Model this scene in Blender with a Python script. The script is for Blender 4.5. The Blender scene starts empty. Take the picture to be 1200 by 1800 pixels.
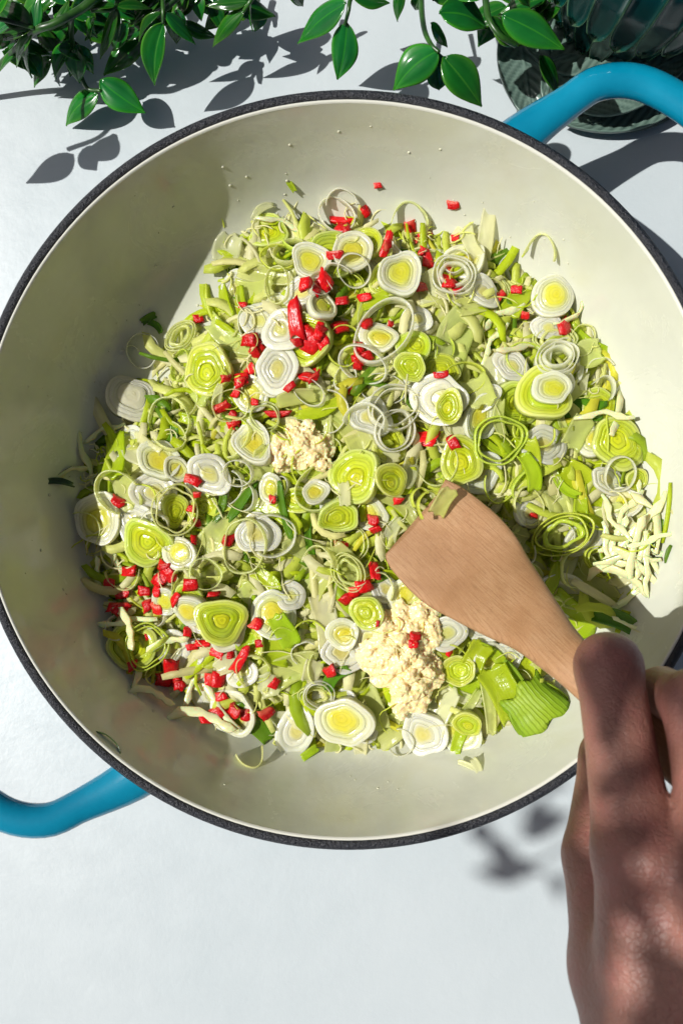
import bpy, bmesh, math, random
import numpy as np
from mathutils import Vector, Matrix, Euler

random.seed(7)
RNG = np.random.default_rng(7)
S = 0.01                      # everything below is written in centimetres
SC = bpy.context.scene
COL = SC.collection
rad = math.radians

# ------------------------------------------------------------------ camera
CX, CY, CZ, FPX = -0.29, -1.66, 40.0, 1474.0      # focal length in photo pixels (1200 x 1800)
cam_d = bpy.data.cameras.new('camera')
cam = bpy.data.objects.new('camera', cam_d)
COL.objects.link(cam)
cam.location = (CX * S, CY * S, CZ * S)
cam_d.sensor_fit = 'VERTICAL'
cam_d.sensor_height = 36.0
cam_d.sensor_width = 24.0
cam_d.lens = FPX / 1800.0 * 36.0
cam_d.clip_start = 0.01
cam_d.clip_end = 50
cam_d.dof.use_dof = True
cam_d.dof.focus_distance = 0.36
cam_d.dof.aperture_fstop = 15.0
SC.camera = cam

# ------------------------------------------------------------------ light
SUN_AZ, SUN_EL = 180.0, 53.0      # math angle from +X, elevation
world = bpy.data.worlds.new('World')
SC.world = world
world.use_nodes = True
wn = world.node_tree
bg = wn.nodes['Background']
sky = wn.nodes.new('ShaderNodeTexSky')
sky.sky_type = 'NISHITA'
sky.sun_disc = False
sky.sun_elevation = rad(SUN_EL)
sky.sun_rotation = rad(90 - SUN_AZ)
sky.air_density = 0.45
sky.dust_density = 4.0
sky.ozone_density = 0.6
wn.links.new(sky.outputs[0], bg.inputs[0])
bg.inputs[1].default_value = 0.05
sun_d = bpy.data.lights.new('sun', 'SUN')
sun_d.energy = 4.8
sun_d.angle = rad(0.5)
sun_d.color = (1.0, 0.985, 0.95)
sun = bpy.data.objects.new('sun', sun_d)
COL.objects.link(sun)
SUN = Vector((math.cos(rad(SUN_EL)) * math.cos(rad(SUN_AZ)), math.cos(rad(SUN_EL)) * math.sin(rad(SUN_AZ)), math.sin(rad(SUN_EL))))
sun.rotation_euler = SUN.to_track_quat('Z', 'Y').to_euler()
sun.location = SUN * 3
SC.view_settings.view_transform = 'Standard'
SC.view_settings.look = 'None'
SC.view_settings.exposure = 0.12
SC.view_settings.gamma = 1.0
SC.cycles.max_bounces = 6
SC.cycles.transparent_max_bounces = 6
SC.cycles.use_adaptive_sampling = True
SC.cycles.adaptive_threshold = 0.03
SC.cycles.caustics_reflective = False
SC.cycles.caustics_refractive = False
SC.cycles.sample_clamp_indirect = 6.0


def P(x, y, z):
    """photo pixel at height z (cm) -> world point in cm"""
    k = (CZ - z) / FPX
    return Vector((CX + (x - 600) * k, CY - (y - 900) * k, z))


def to_px(v):
    k = FPX / (CZ - v[2])
    return 600 + (v[0] - CX) * k, 900 - (v[1] - CY) * k


# ------------------------------------------------------------------ helpers
def mesh(name, verts, faces, mat=None, smooth=True, attrs=None, cattr=None):
    m = bpy.data.meshes.new(name)
    v = (np.asarray(verts, float) * S).tolist()
    m.from_pydata(v, [], [list(map(int, f)) for f in faces])
    if smooth:
        m.polygons.foreach_set('use_smooth', [True] * len(m.polygons))
    if attrs:
        for k, a in attrs.items():
            at = m.attributes.new(k, 'FLOAT', 'POINT')
            at.data.foreach_set('value', np.asarray(a, np.float32))
    if cattr is not None:
        at = m.attributes.new('tint', 'FLOAT_COLOR', 'POINT')
        c = np.ones((len(v), 4), np.float32)
        c[:, :3] = cattr
        at.data.foreach_set('color', c.ravel())
    if mat:
        m.materials.append(mat)
    m.update()
    return m


def obj(name, data, parent=None, loc=None, rot=None, scale=None):
    o = bpy.data.objects.new(name, data)
    COL.objects.link(o)
    if parent:
        o.parent = parent
    if loc is not None:
        o.location = Vector(loc) * S
    if rot is not None:
        o.rotation_euler = rot
    if scale is not None:
        o.scale = scale
    return o


def tag(o, label, cat, group=None, kind=None):
    if label:
        o['label'] = label
    if cat:
        o['category'] = cat
    if group:
        o['group'] = group
    if kind:
        o['kind'] = kind
    return o


def lathe(prof, n=128, close_top=False):
    V, F = [], []
    for r, z in prof:
        for i in range(n):
            a = 2 * math.pi * i / n
            V.append((r * math.cos(a), r * math.sin(a), z))
    for k in range(len(prof) - 1):
        for i in range(n):
            j = (i + 1) % n
            F.append((k * n + i, k * n + j, (k + 1) * n + j, (k + 1) * n + i))
    return V, F


def smooth_path(pts, n):
    """Catmull-Rom resample of a list of tuples"""
    A = np.array(pts, float)
    A = np.vstack([2 * A[0] - A[1], A, 2 * A[-1] - A[-2]])
    out = []
    m = len(A) - 3
    for t in np.linspace(0, m - 1e-6, n):
        i = int(t)
        u = t - i
        p0, p1, p2, p3 = A[i:i + 4]
        out.append(0.5 * ((2 * p1) + (-p0 + p2) * u + (2 * p0 - 5 * p1 + 4 * p2 - p3) * u * u + (-p0 + 3 * p1 - 3 * p2 + p3) * u ** 3))
    return np.array(out)


def tube(path, radii, nseg=14, flat=1.0, up=(0, 0, 1)):
    """closed tube along path; radii = half width, flat = height/width"""
    P_ = np.array(path, float)
    n = len(P_)
    V, F = [], []
    for i in range(n):
        t = P_[min(i + 1, n - 1)] - P_[max(i - 1, 0)]
        t /= np.linalg.norm(t) + 1e-9
        s = np.cross(t, up)
        s /= np.linalg.norm(s) + 1e-9
        u = np.cross(s, t)
        for k in range(nseg):
            a = 2 * math.pi * k / nseg
            V.append(P_[i] + radii[i] * (math.cos(a) * s + flat * math.sin(a) * u))
    for i in range(n - 1):
        for k in range(nseg):
            j = (k + 1) % nseg
            F.append((i * nseg + k, i * nseg + j, (i + 1) * nseg + j, (i + 1) * nseg + k))
    F.append(tuple(range(nseg))[::-1])
    F.append(tuple((n - 1) * nseg + k for k in range(nseg)))
    return np.array(V), F


def surface_nets(F, o, h):
    s = F < 0
    nx, ny, nz = F.shape
    cs = [(i, j, k) for i in (0, 1) for j in (0, 1) for k in (0, 1)]
    cnt = sum(s[i:nx - 1 + i, j:ny - 1 + j, k:nz - 1 + k].astype(np.int8) for i, j, k in cs)
    act = (cnt > 0) & (cnt < 8)
    idx = -np.ones(act.shape, int)
    A = np.argwhere(act)
    idx[act] = np.arange(len(A))
    acc = np.zeros((len(A), 3))
    n = np.zeros(len(A))
    for a in cs:
        for b in cs:
            if sum(abs(x - y) for x, y in zip(a, b)) == 1 and b > a:
                fa = F[A[:, 0] + a[0], A[:, 1] + a[1], A[:, 2] + a[2]]
                fb = F[A[:, 0] + b[0], A[:, 1] + b[1], A[:, 2] + b[2]]
                m = (fa < 0) != (fb < 0)
                t = fa[m] / (fa[m] - fb[m])
                acc[m] += np.array(a) + (np.array(b) - np.array(a)) * t[:, None]
                n[m] += 1
    V = (A + acc / n[:, None]) * h + np.array(o)
    faces = []
    for ax in range(3):
        e = np.eye(3, dtype=int)
        b, c = (ax + 1) % 3, (ax + 2) % 3
        sl0 = [slice(1, -1)] * 3
        sl1 = [slice(1, -1)] * 3
        sl0[ax] = slice(0, -1)
        sl1[ax] = slice(1, None)
        d = s[tuple(sl0)] != s[tuple(sl1)]
        G = np.argwhere(d)
        off = np.array([1, 1, 1])
        off[ax] = 0
        G = G + off
        q = []
        for db, dc in ((0, 0), (1, 0), (1, 1), (0, 1)):
            g = G - db * e[b] - dc * e[c]
            q.append(idx[g[:, 0], g[:, 1], g[:, 2]])
        Q = np.stack(q, 1)
        ins = s[G[:, 0], G[:, 1], G[:, 2]]
        Q[~ins] = Q[~ins][:, ::-1]
        faces.append(Q)
    return V, np.vstack(faces)


def smin(a, b, k):
    h = np.clip(0.5 + 0.5 * (b - a) / k, 0, 1)
    return b + (a - b) * h - k * h * (1 - h)


# ------------------------------------------------------------------ materials
class N:
    """tiny node-graph helper"""
    def __init__(self, name):
        self.m = bpy.data.materials.new(name)
        self.m.use_nodes = True
        self.t = self.m.node_tree
        self.b = self.t.nodes['Principled BSDF']
        self.out = self.t.nodes['Material Output']

    def n(self, typ, **kw):
        nd = self.t.nodes.new(typ)
        for k, v in kw.items():
            setattr(nd, k, v)
        return nd

    def link(self, a, b):
        self.t.links.new(a, b)

    def attr(self, name):
        return self.n('ShaderNodeAttribute', attribute_name=name)

    def noise(self, scale, detail=4, rough=0.55, vec=None, dist=0.0):
        nd = self.n('ShaderNodeTexNoise')
        nd.inputs['Scale'].default_value = scale
        nd.inputs['Detail'].default_value = detail
        nd.inputs['Roughness'].default_value = rough
        nd.inputs['Distortion'].default_value = dist
        if vec is None:
            vec = self.coord()
        self.link(vec, nd.inputs['Vector'])
        return nd.outputs['Fac']

    def coord(self):
        if not hasattr(self, '_tc'):
            self._tc = self.n('ShaderNodeTexCoord')
        return self._tc.outputs['Object']

    def ramp(self, fac, stops, interp='LINEAR'):
        r = self.n('ShaderNodeValToRGB')
        r.color_ramp.interpolation = interp
        els = r.color_ramp.elements
        while len(els) < len(stops):
            els.new(0.5)
        for e, (p, c) in zip(els, stops):
            e.position = p
            e.color = (*c, 1) if len(c) == 3 else c
        self.link(fac, r.inputs[0])
        return r.outputs[0]

    def math(self, op, a, b=None, c=None, clamp=False):
        nd = self.n('ShaderNodeMath', operation=op, use_clamp=clamp)
        for i, x in enumerate((a, b, c)):
            if x is None:
                continue
            if isinstance(x, (int, float)):
                nd.inputs[i].default_value = x
            else:
                self.link(x, nd.inputs[i])
        return nd.outputs[0]

    def mix(self, fac, a, b, mode='MIX'):
        nd = self.n('ShaderNodeMix', data_type='RGBA', blend_type=mode)
        for i, x in ((0, fac), (6, a), (7, b)):
            if isinstance(x, (int, float)):
                nd.inputs[i].default_value = x
            elif isinstance(x, tuple):
                nd.inputs[i].default_value = (*x, 1)
            else:
                self.link(x, nd.inputs[i])
        return nd.outputs[2]

    def bump(self, h, strength, dist):
        nd = self.n('ShaderNodeBump')
        nd.inputs['Strength'].default_value = strength
        nd.inputs['Distance'].default_value = dist
        self.link(h, nd.inputs['Height'])
        if hasattr(self, '_bump'):
            self.link(self._bump, nd.inputs['Normal'])
        self._bump = nd.outputs[0]
        self.link(self._bump, self.b.inputs['Normal'])
        return nd

    def set(self, **kw):
        for k, v in kw.items():
            k = k.replace('_', ' ')
            if isinstance(v, tuple):
                self.b.inputs[k].default_value = (*v, 1)
            elif isinstance(v, (int, float)):
                self.b.inputs[k].default_value = v
            else:
                self.link(v, self.b.inputs[k])
        return self

    def random_value(self, col, lo, hi, hue=0.0):
        oi = self.n('ShaderNodeObjectInfo')
        mr = self.n('ShaderNodeMapRange')
        mr.inputs[3].default_value = lo
        mr.inputs[4].default_value = hi
        self.link(oi.outputs['Random'], mr.inputs[0])
        hs = self.n('ShaderNodeHueSaturation')
        self.link(mr.outputs[0], hs.inputs['Value'])
        if hue:
            mh = self.n('ShaderNodeMapRange')
            mh.inputs[3].default_value = 0.5 - hue
            mh.inputs[4].default_value = 0.5 + hue
            f = self.math('FRACT', self.math('MULTIPLY', oi.outputs['Random'], 7.31))
            self.link(f, mh.inputs[0])
            self.link(mh.outputs[0], hs.inputs['Hue'])
        self.link(col, hs.inputs['Color'])
        return hs.outputs[0]

    def translucent(self, col, fac, clear=0.0):
        t = self.n('ShaderNodeBsdfTranslucent')
        if isinstance(col, tuple):
            t.inputs[0].default_value = (*col, 1)
        else:
            self.link(col, t.inputs[0])
        mx = self.n('ShaderNodeMixShader')
        mx.inputs[0].default_value = fac
        self.link(self.b.outputs[0], mx.inputs[1])
        self.link(t.outputs[0], mx.inputs[2])
        o_ = mx.outputs[0]
        if clear:
            tr_ = self.n('ShaderNodeBsdfTransparent')
            tr_.inputs[0].default_value = (0.96, 0.97, 0.88, 1)
            m2 = self.n('ShaderNodeMixShader')
            m2.inputs[0].default_value = clear
            self.link(o_, m2.inputs[1])
            self.link(tr_.outputs[0], m2.inputs[2])
            o_ = m2.outputs[0]
        self.link(o_, self.out.inputs[0])


# white lacquered table, slightly uneven
g = N('white_table')
nf = g.noise(9, 6, 0.6)
nb = g.noise(70, 5, 0.6)
g.set(Base_Color=g.ramp(nf, [(0.3, (0.455, 0.505, 0.52)), (0.7, (0.49, 0.535, 0.548))]))
g.set(Roughness=g.ramp(nb, [(0.3, (0.30,) * 3), (0.75, (0.44,) * 3)]), Specular_IOR_Level=0.85)
g.bump(nb, 0.16, 0.0012)
g.bump(g.noise(320, 3, 0.6), 0.16, 0.0005)
M_TABLE = g.m

# cream enamel with faint stains
g = N('cream_enamel')
nf = g.noise(14, 5, 0.6)
c = g.ramp(nf, [(0.3, (0.52, 0.53, 0.425)), (0.7, (0.57, 0.582, 0.495))])
film = g.ramp(g.noise(9, 6, 0.7, None, 1.2), [(0.52, (0, 0, 0)), (0.72, (0.28,) * 3)])
c = g.mix(film, c, (0.46, 0.43, 0.24))
sp = g.n('ShaderNodeTexVoronoi')
sp.inputs['Scale'].default_value = 75
g.link(g.coord(), sp.inputs['Vector'])
sm = g.math('MULTIPLY', g.math('LESS_THAN', sp.outputs['Distance'], 0.06), g.math('GREATER_THAN', g.noise(33, 2), 0.62))
c = g.mix(g.math('MULTIPLY', sm, 0.35), c, (0.25, 0.23, 0.10))
g.set(Base_Color=c, Roughness=g.ramp(g.noise(26, 6, 0.7, None, 0.8), [(0.35, (0.09,) * 3), (0.5, (0.2,) * 3), (0.7, (0.38,) * 3)]), Specular_IOR_Level=0.6)
g.bump(g.noise(60, 3), 0.18, 0.0014)
g.bump(g.noise(500, 2), 0.06, 0.0003)
M_ENAMEL = g.m

g = N('white_enamel_lip')
g.set(Base_Color=(0.60, 0.60, 0.52), Roughness=0.25)
M_LIP = g.m

# black bare iron rim
g = N('black_iron')
nf = g.noise(900, 3, 0.7)
g.set(Base_Color=g.ramp(nf, [(0.35, (0.008, 0.009, 0.012)), (0.62, (0.014, 0.016, 0.022)), (0.78, (0.10, 0.105, 0.125))]), Roughness=0.42)
g.bump(nf, 0.9, 0.0012)
M_IRON = g.m

# teal enamel
g = N('teal_enamel')
nf = g.noise(40, 4)
g.set(Base_Color=g.ramp(nf, [(0.3, (0.0, 0.15, 0.25)), (0.7, (0.003, 0.21, 0.33))]), Roughness=0.13, Coat_Weight=0.5, Coat_Roughness=0.06)
g.bump(g.noise(130, 3), 0.10, 0.0008)
M_TEAL = g.m

# beech wood (gu along the grain, gv across)
g = N('beech_wood')
cb = g.n('ShaderNodeCombineXYZ')
g.link(g.math('MULTIPLY', g.attr('gu').outputs['Fac'], 0.35), cb.inputs[0])
g.link(g.math('MULTIPLY', g.attr('gv').outputs['Fac'], 9.0), cb.inputs[1])
gr = g.noise(2.2, 6, 0.65, cb.outputs[0], 0.6)
gr2 = g.noise(9.0, 3, 0.6, cb.outputs[0])
bl = g.noise(45, 3)
c = g.ramp(gr, [(0.3, (0.25, 0.125, 0.055)), (0.48, (0.40, 0.225, 0.11)), (0.7, (0.48, 0.30, 0.16))])
c = g.mix(g.math('MULTIPLY', gr2, 0.2), c, (0.55, 0.36, 0.20), 'MULTIPLY')
c = g.mix(g.ramp(bl, [(0.4, (0, 0, 0)), (0.7, (0.5,) * 3)]), c, (0.37, 0.17, 0.065))
c = g.mix(g.ramp(g.noise(22, 4), [(0.45, (0, 0, 0)), (0.7, (0.55,) * 3)]), c, (0.20, 0.105, 0.045))
c = g.mix(g.ramp(g.noise(900, 2, 0.7), [(0.5, (0, 0, 0)), (0.75, (0.3,) * 3)]), c, (0.2, 0.11, 0.05))
g.set(Base_Color=c, Roughness=0.55)
g.bump(gr2, 0.4, 0.0008)
M_WOOD = g.m

# skin
g = N('skin')
nf = g.noise(55, 4)
n2 = g.noise(700, 3)
c = g.ramp(nf, [(0.3, (0.225, 0.098, 0.070)), (0.7, (0.285, 0.135, 0.10))])
c = g.mix(g.ramp(g.noise(110, 4, 0.7), [(0.45, (0, 0, 0)), (0.7, (0.5,) * 3)]), c, (0.30, 0.10, 0.085))
c = g.mix(g.math('MULTIPLY', g.attr('red').outputs['Fac'], 0.6), c, (0.26, 0.095, 0.085))
g.set(Base_Color=c, Roughness=0.48, Subsurface_Weight=0.18, Subsurface_Scale=0.004)
g.b.inputs['Subsurface Radius'].default_value = (1.0, 0.35, 0.2)
vs = g.n('ShaderNodeTexVoronoi', feature='DISTANCE_TO_EDGE')
vs.inputs['Scale'].default_value = 520
g.link(g.coord(), vs.inputs['Vector'])
g.bump(g.math('MINIMUM', vs.outputs['Distance'], 0.12), 0.6, 0.0012)
g.bump(n2, 0.4, 0.0006)
g.bump(g.noise(180, 4, 0.65), 0.35, 0.0014)
M_SKIN = g.m
g = N('fingernail')
g.set(Base_Color=(0.55, 0.33, 0.27), Roughness=0.25)
M_NAIL = g.m

# chilli
g = N('red_chilli')
nf = g.noise(250, 3)
c = g.ramp(nf, [(0.3, (0.52, 0.003, 0.006)), (0.6, (0.70, 0.009, 0.012)), (0.85, (0.76, 0.04, 0.03))])
fl = g.math('ADD', g.attr('fl').outputs['Fac'], g.math('MULTIPLY', g.math('SUBTRACT', g.noise(140, 3), 0.5), 0.8))
c = g.mix(g.ramp(fl, [(0.55, (0, 0, 0)), (0.95, (0.75,) * 3)]), c, (0.72, 0.16, 0.09))
c = g.random_value(c, 0.75, 1.15)
g.set(Base_Color=c, Roughness=0.28, Specular_IOR_Level=0.45, Subsurface_Weight=0.3, Subsurface_Scale=0.002)
g.bump(nf, 0.5, 0.001)
g.translucent((0.70, 0.02, 0.02), 0.10)
M_CHILLI = g.m

# garlic
g = N('minced_garlic')
nf = g.noise(420, 4)
g.set(Base_Color=g.ramp(nf, [(0.3, (0.73, 0.57, 0.24)), (0.65, (0.84, 0.73, 0.43))]), Roughness=0.15, Subsurface_Weight=0.5, Subsurface_Scale=0.003)
g.bump(nf, 0.6, 0.001)
M_GARLIC = g.m


def leek_mat(name, stops, lines=34, amp=0.22, transl=0.28, rough=0.2, lo=0.9, hi=1.06, hue=0.012, clear=0.16, lbump=0.25, sss=0.5):
    g = N(name)
    lk = g.attr('lk').outputs['Fac']
    wob = g.noise(160, 3)
    x = g.math('ADD', lk, g.math('MULTIPLY', g.math('SUBTRACT', wob, 0.5), 0.10))
    c = g.ramp(x, stops)
    lkd = g.math('ADD', lk, g.math('MULTIPLY', g.math('SUBTRACT', g.noise(220, 2), 0.5), 0.05))
    ln = g.math('SINE', g.math('MULTIPLY', lkd, lines * 2 * math.pi))
    ln = g.math('POWER', g.math('MULTIPLY', g.math('ADD', ln, 1.0), 0.5), 4.0)
    c = g.mix(g.math('MULTIPLY', ln, amp), c, tuple(v * 0.55 for v in stops[min(1, len(stops) - 1)][1]))
    c = g.mix(g.ramp(g.noise(90, 3), [(0.4, (0, 0, 0)), (0.8, (0.3,) * 3)]), c, tuple(min(1, v * 1.12) for v in stops[-1][1]))
    c = g.random_value(c, lo, hi, hue)
    g.set(Base_Color=c, Roughness=rough, Specular_IOR_Level=0.45, Subsurface_Weight=sss, Subsurface_Scale=0.004)
    g.b.inputs['Subsurface Radius'].default_value = (1.0, 0.9, 0.55)
    g.bump(ln, lbump, 0.0003)
    g.bump(wob, 0.4, 0.0016)
    g.translucent(c, transl * (0.55 if sss else 1.0), clear)
    return g.m


LM = {
    'pocket': leek_mat('leek_pocket', [(0.0, (0.26, 0.42, 0.012)), (0.35, (0.44, 0.58, 0.02)), (0.65, (0.52, 0.64, 0.05)), (1.0, (0.32, 0.48, 0.015))], 13, 0.5, 0.4, rough=0.5, clear=0.08, lbump=0.6, sss=0.0),
    'yellow': leek_mat('leek_yellow_core', [(0.0, (0.70, 0.62, 0.015)), (0.42, (0.72, 0.68, 0.06)), (0.62, (0.74, 0.74, 0.32)), (0.85, (0.80, 0.80, 0.58))], 7, 0.22, clear=0.14, lbump=0.15),
    'white': leek_mat('leek_white_slice', [(0.0, (0.72, 0.66, 0.16)), (0.26, (0.72, 0.68, 0.22)), (0.44, (0.78, 0.77, 0.55)), (1.0, (0.83, 0.82, 0.68))], 6, 0.14, 0.34, clear=0.16, lbump=0.15),
    'lime': leek_mat('leek_lime_slice', [(0.0, (0.66, 0.68, 0.012)), (0.45, (0.58, 0.67, 0.012)), (0.8, (0.58, 0.68, 0.04)), (1.0, (0.68, 0.74, 0.24))], 7, 0.6),
    'cream': leek_mat('leek_cream_slice', [(0.0, (0.72, 0.69, 0.47)), (1.0, (0.76, 0.73, 0.54))], 4, 0.05, 0.2),
    'ring_white': leek_mat('leek_white_ring', [(0.0, (0.85, 0.84, 0.58)), (1.0, (0.88, 0.87, 0.68))], 2, 0.03, 0.42, clear=0.42, lbump=0.1),
    'ring_pale': leek_mat('leek_pale_ring', [(0.0, (0.74, 0.80, 0.20)), (1.0, (0.80, 0.83, 0.34))], 2, 0.05, 0.42, clear=0.42, lbump=0.1),
    'ring_lime': leek_mat('leek_lime_ring', [(0.0, (0.60, 0.73, 0.04)), (1.0, (0.66, 0.77, 0.10))], 2, 0.08, 0.40, clear=0.32, lbump=0.1),
    'sheet_pale': leek_mat('leek_pale_sheet', [(0.0, (0.68, 0.74, 0.20)), (1.0, (0.77, 0.80, 0.34))], 12, 0.10, 0.45, clear=0.4, lbump=0.08, sss=0.0),
    'sheet_white': leek_mat('leek_white_sheet', [(0.0, (0.84, 0.83, 0.48)), (1.0, (0.88, 0.87, 0.62))], 12, 0.06, 0.45, clear=0.42, lbump=0.06, sss=0.0),
    'sheet_lime': leek_mat('leek_lime_sheet', [(0.0, (0.44, 0.60, 0.012)), (1.0, (0.57, 0.70, 0.04))], 12, 0.12, 0.42, clear=0.25, lbump=0.1, sss=0.0),
    'sheet_green': leek_mat('leek_green_sheet', [(0.0, (0.09, 0.24, 0.008)), (1.0, (0.17, 0.35, 0.02))], 12, 0.15, 0.35, sss=0.0),
}
# courgette shred: pale flesh, dark skin at one end of lk
g = N('courgette_shred')
lk = g.attr('lk').outputs['Fac']
c = g.ramp(lk, [(0.0, (0.86, 0.82, 0.46)), (0.80, (0.80, 0.79, 0.32)), (0.9, (0.45, 0.52, 0.10)), (0.97, (0.06, 0.12, 0.02))])
c = g.random_value(c, 0.85, 1.08)
g.set(Base_Color=c, Roughness=0.22, Subsurface_Weight=0.5, Subsurface_Scale=0.004)
g.bump(g.noise(300, 3), 0.5, 0.0012)
g.translucent(c, 0.15, 0.08)
M_COURG = g.m
g = N('courgette_skin')
g.set(Base_Color=g.ramp(g.noise(200, 3), [(0.35, (0.012, 0.03, 0.008)), (0.7, (0.05, 0.11, 0.02))]), Roughness=0.3)
M_SKINC = g.m
# bed of shreds: tint attribute
g = N('shredded_bed')
tn = g.attr('tint').outputs['Color']
g.set(Base_Color=tn, Roughness=0.4, Specular_IOR_Level=0.3)
g.bump(g.noise(350, 3), 0.35, 0.0008)
g.translucent(tn, 0.35, 0.26)
M_BED = g.m

# glossy artificial leaf
g = N('glossy_leaf')
lv = g.math('ABSOLUTE', g.attr('lv').outputs['Fac'])
lu = g.attr('lu').outputs['Fac']
nf = g.noise(70, 4)
edge = g.math('ADD', g.math('POWER', lv, 6.0), g.math('MULTIPLY', g.math('POWER', lu, 5.0), 0.7), clamp=True)
edge = g.math('MULTIPLY', edge, g.math('ADD', g.math('MULTIPLY', nf, 0.8), 0.15), clamp=True)
c = g.ramp(nf, [(0.3, (0.003, 0.062, 0.008)), (0.7, (0.010, 0.17, 0.014))])
rib = g.math('LESS_THAN', lv, 0.05)
c = g.mix(g.math('MULTIPLY', rib, 0.5), c, (0.05, 0.22, 0.02))
c = g.mix(g.math('MULTIPLY', edge, 0.6), c, (0.16, 0.40, 0.012))
c = g.random_value(c, 0.75, 1.5, 0.02)
g.set(Base_Color=c, Roughness=0.16, Specular_IOR_Level=0.7)
g.bump(g.noise(160, 3), 0.15, 0.0008)
g.translucent(c, 0.3)
M_LEAF = g.m
g = N('vine_stem')
g.set(Base_Color=g.ramp(g.noise(120, 3), [(0.35, (0.006, 0.025, 0.006)), (0.7, (0.03, 0.11, 0.01))]), Roughness=0.35)
M_STEM = g.m

# dark ceramic of the plate and the vase
g = N('grey_green_glaze')
nf = g.noise(60, 4)
c = g.ramp(g.attr('lv').outputs['Fac'], [(0.0, (0.012, 0.034, 0.028)), (1.0, (0.15, 0.22, 0.18))])
c = g.mix(g.math('MULTIPLY', nf, 0.4), c, (0.03, 0.06, 0.05))
g.set(Base_Color=c, Roughness=0.3, Specular_IOR_Level=0.35)
M_PLATE = g.m
g = N('teal_green_glaze')
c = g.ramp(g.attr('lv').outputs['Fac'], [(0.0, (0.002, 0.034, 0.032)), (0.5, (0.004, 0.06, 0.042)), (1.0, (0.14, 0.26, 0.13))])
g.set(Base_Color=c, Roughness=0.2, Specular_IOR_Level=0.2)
g.bump(g.noise(90, 3), 0.1, 0.001)
M_VASE = g.m

# ------------------------------------------------------------------ the table
n = 40
xs = np.linspace(-90, 90, n)
V = [(x, y, 0) for y in xs for x in xs]
F = [(j * n + i, j * n + i + 1, (j + 1) * n + i + 1, (j + 1) * n + i) for j in range(n - 1) for i in range(n - 1)]
t = obj('table', mesh('table', V, F, M_TABLE))
tag(t, 'white table surface under the pan', 'table', kind='structure')

# ------------------------------------------------------------------ the pan
INNER = [(0.0, 0.8), (5, 0.8), (9.0, 0.82), (10.6, 0.95), (11.6, 1.3), (12.4, 1.95), (13.0, 2.8), (13.5, 3.9), (13.95, 5.1), (14.3, 6.2), (14.51, 6.85)]
IR = np.array(INNER)


def pan_z(r):
    return np.interp(r, IR[:, 0], IR[:, 1])


pan = obj('braiser_pan', None, loc=(0, 0, 0))
tag(pan, 'round shallow cast iron pan with cream enamel inside, black rim and teal handles', 'pan')
ip = smooth_path(INNER, 44)
ip[0] = (0.02, 0.8)
obj('interior', mesh('interior', *lathe([tuple(q) for q in ip], 160), M_ENAMEL), pan)
obj('lip', mesh('lip', *lathe([(14.50, 6.84), (14.53, 6.90), (14.57, 6.93), (14.62, 6.92), (14.66, 6.85)], 160), M_LIP), pan)
obj('rim', mesh('rim', *lathe([(14.60, 6.70), (14.62, 6.94), (14.70, 7.01), (14.80, 7.04), (14.90, 7.02), (14.98, 6.95), (15.02, 6.84), (15.02, 6.70), (14.97, 6.60), (14.85, 6.55)], 160), M_IRON), pan)
op = smooth_path([(14.86, 6.57), (14.6, 5.5), (14.25, 4.2), (13.75, 2.8), (13.1, 1.6), (12.2, 0.75), (11.2, 0.3), (10.9, 0.02), (10.5, 0.02), (10.3, 0.35), (0.02, 0.38)], 40)
obj('outer_wall', mesh('outer_wall', *lathe([tuple(q) for q in op], 128), M_TEAL), pan)
for al in (38.0, 180 + 30.0):
    half = [(12.6, 6.2, 5.2), (14.2, 6.5, 5.45), (16.2, 6.35, 5.8), (17.6, 6.15, 6.05), (18.8, 5.2, 6.2), (19.55, 3.6, 6.3), (19.95, 1.8, 6.35), (20.05, 0, 6.35)]
    pts = half + [(u, -v, z) for u, v, z in half[-2::-1]]
    path = smooth_path(pts, 60)
    ca, sa = math.cos(rad(al)), math.sin(rad(al))
    path = [(u * ca - v * sa, u * sa + v * ca, z) for u, v, z in path]
    nn = len(path)
    rr = []
    for i in range(nn):
        e = min(i, nn - 1 - i) / (nn * 0.5)
        rr.append(0.70 + 0.6 * max(0, 1 - e / 0.30) ** 1.4)
    hv, hf = tube(path, rr, 20, 0.78)
    orr = np.interp(hv[:, 2], op[::-1, 1], op[::-1, 0]) - 0.12
    hr = np.hypot(hv[:, 0], hv[:, 1])
    hv[:, :2] *= (np.maximum(hr, orr) / hr)[:, None]
    obj('handle', mesh('handle', hv, hf, M_TEAL), pan)

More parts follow.
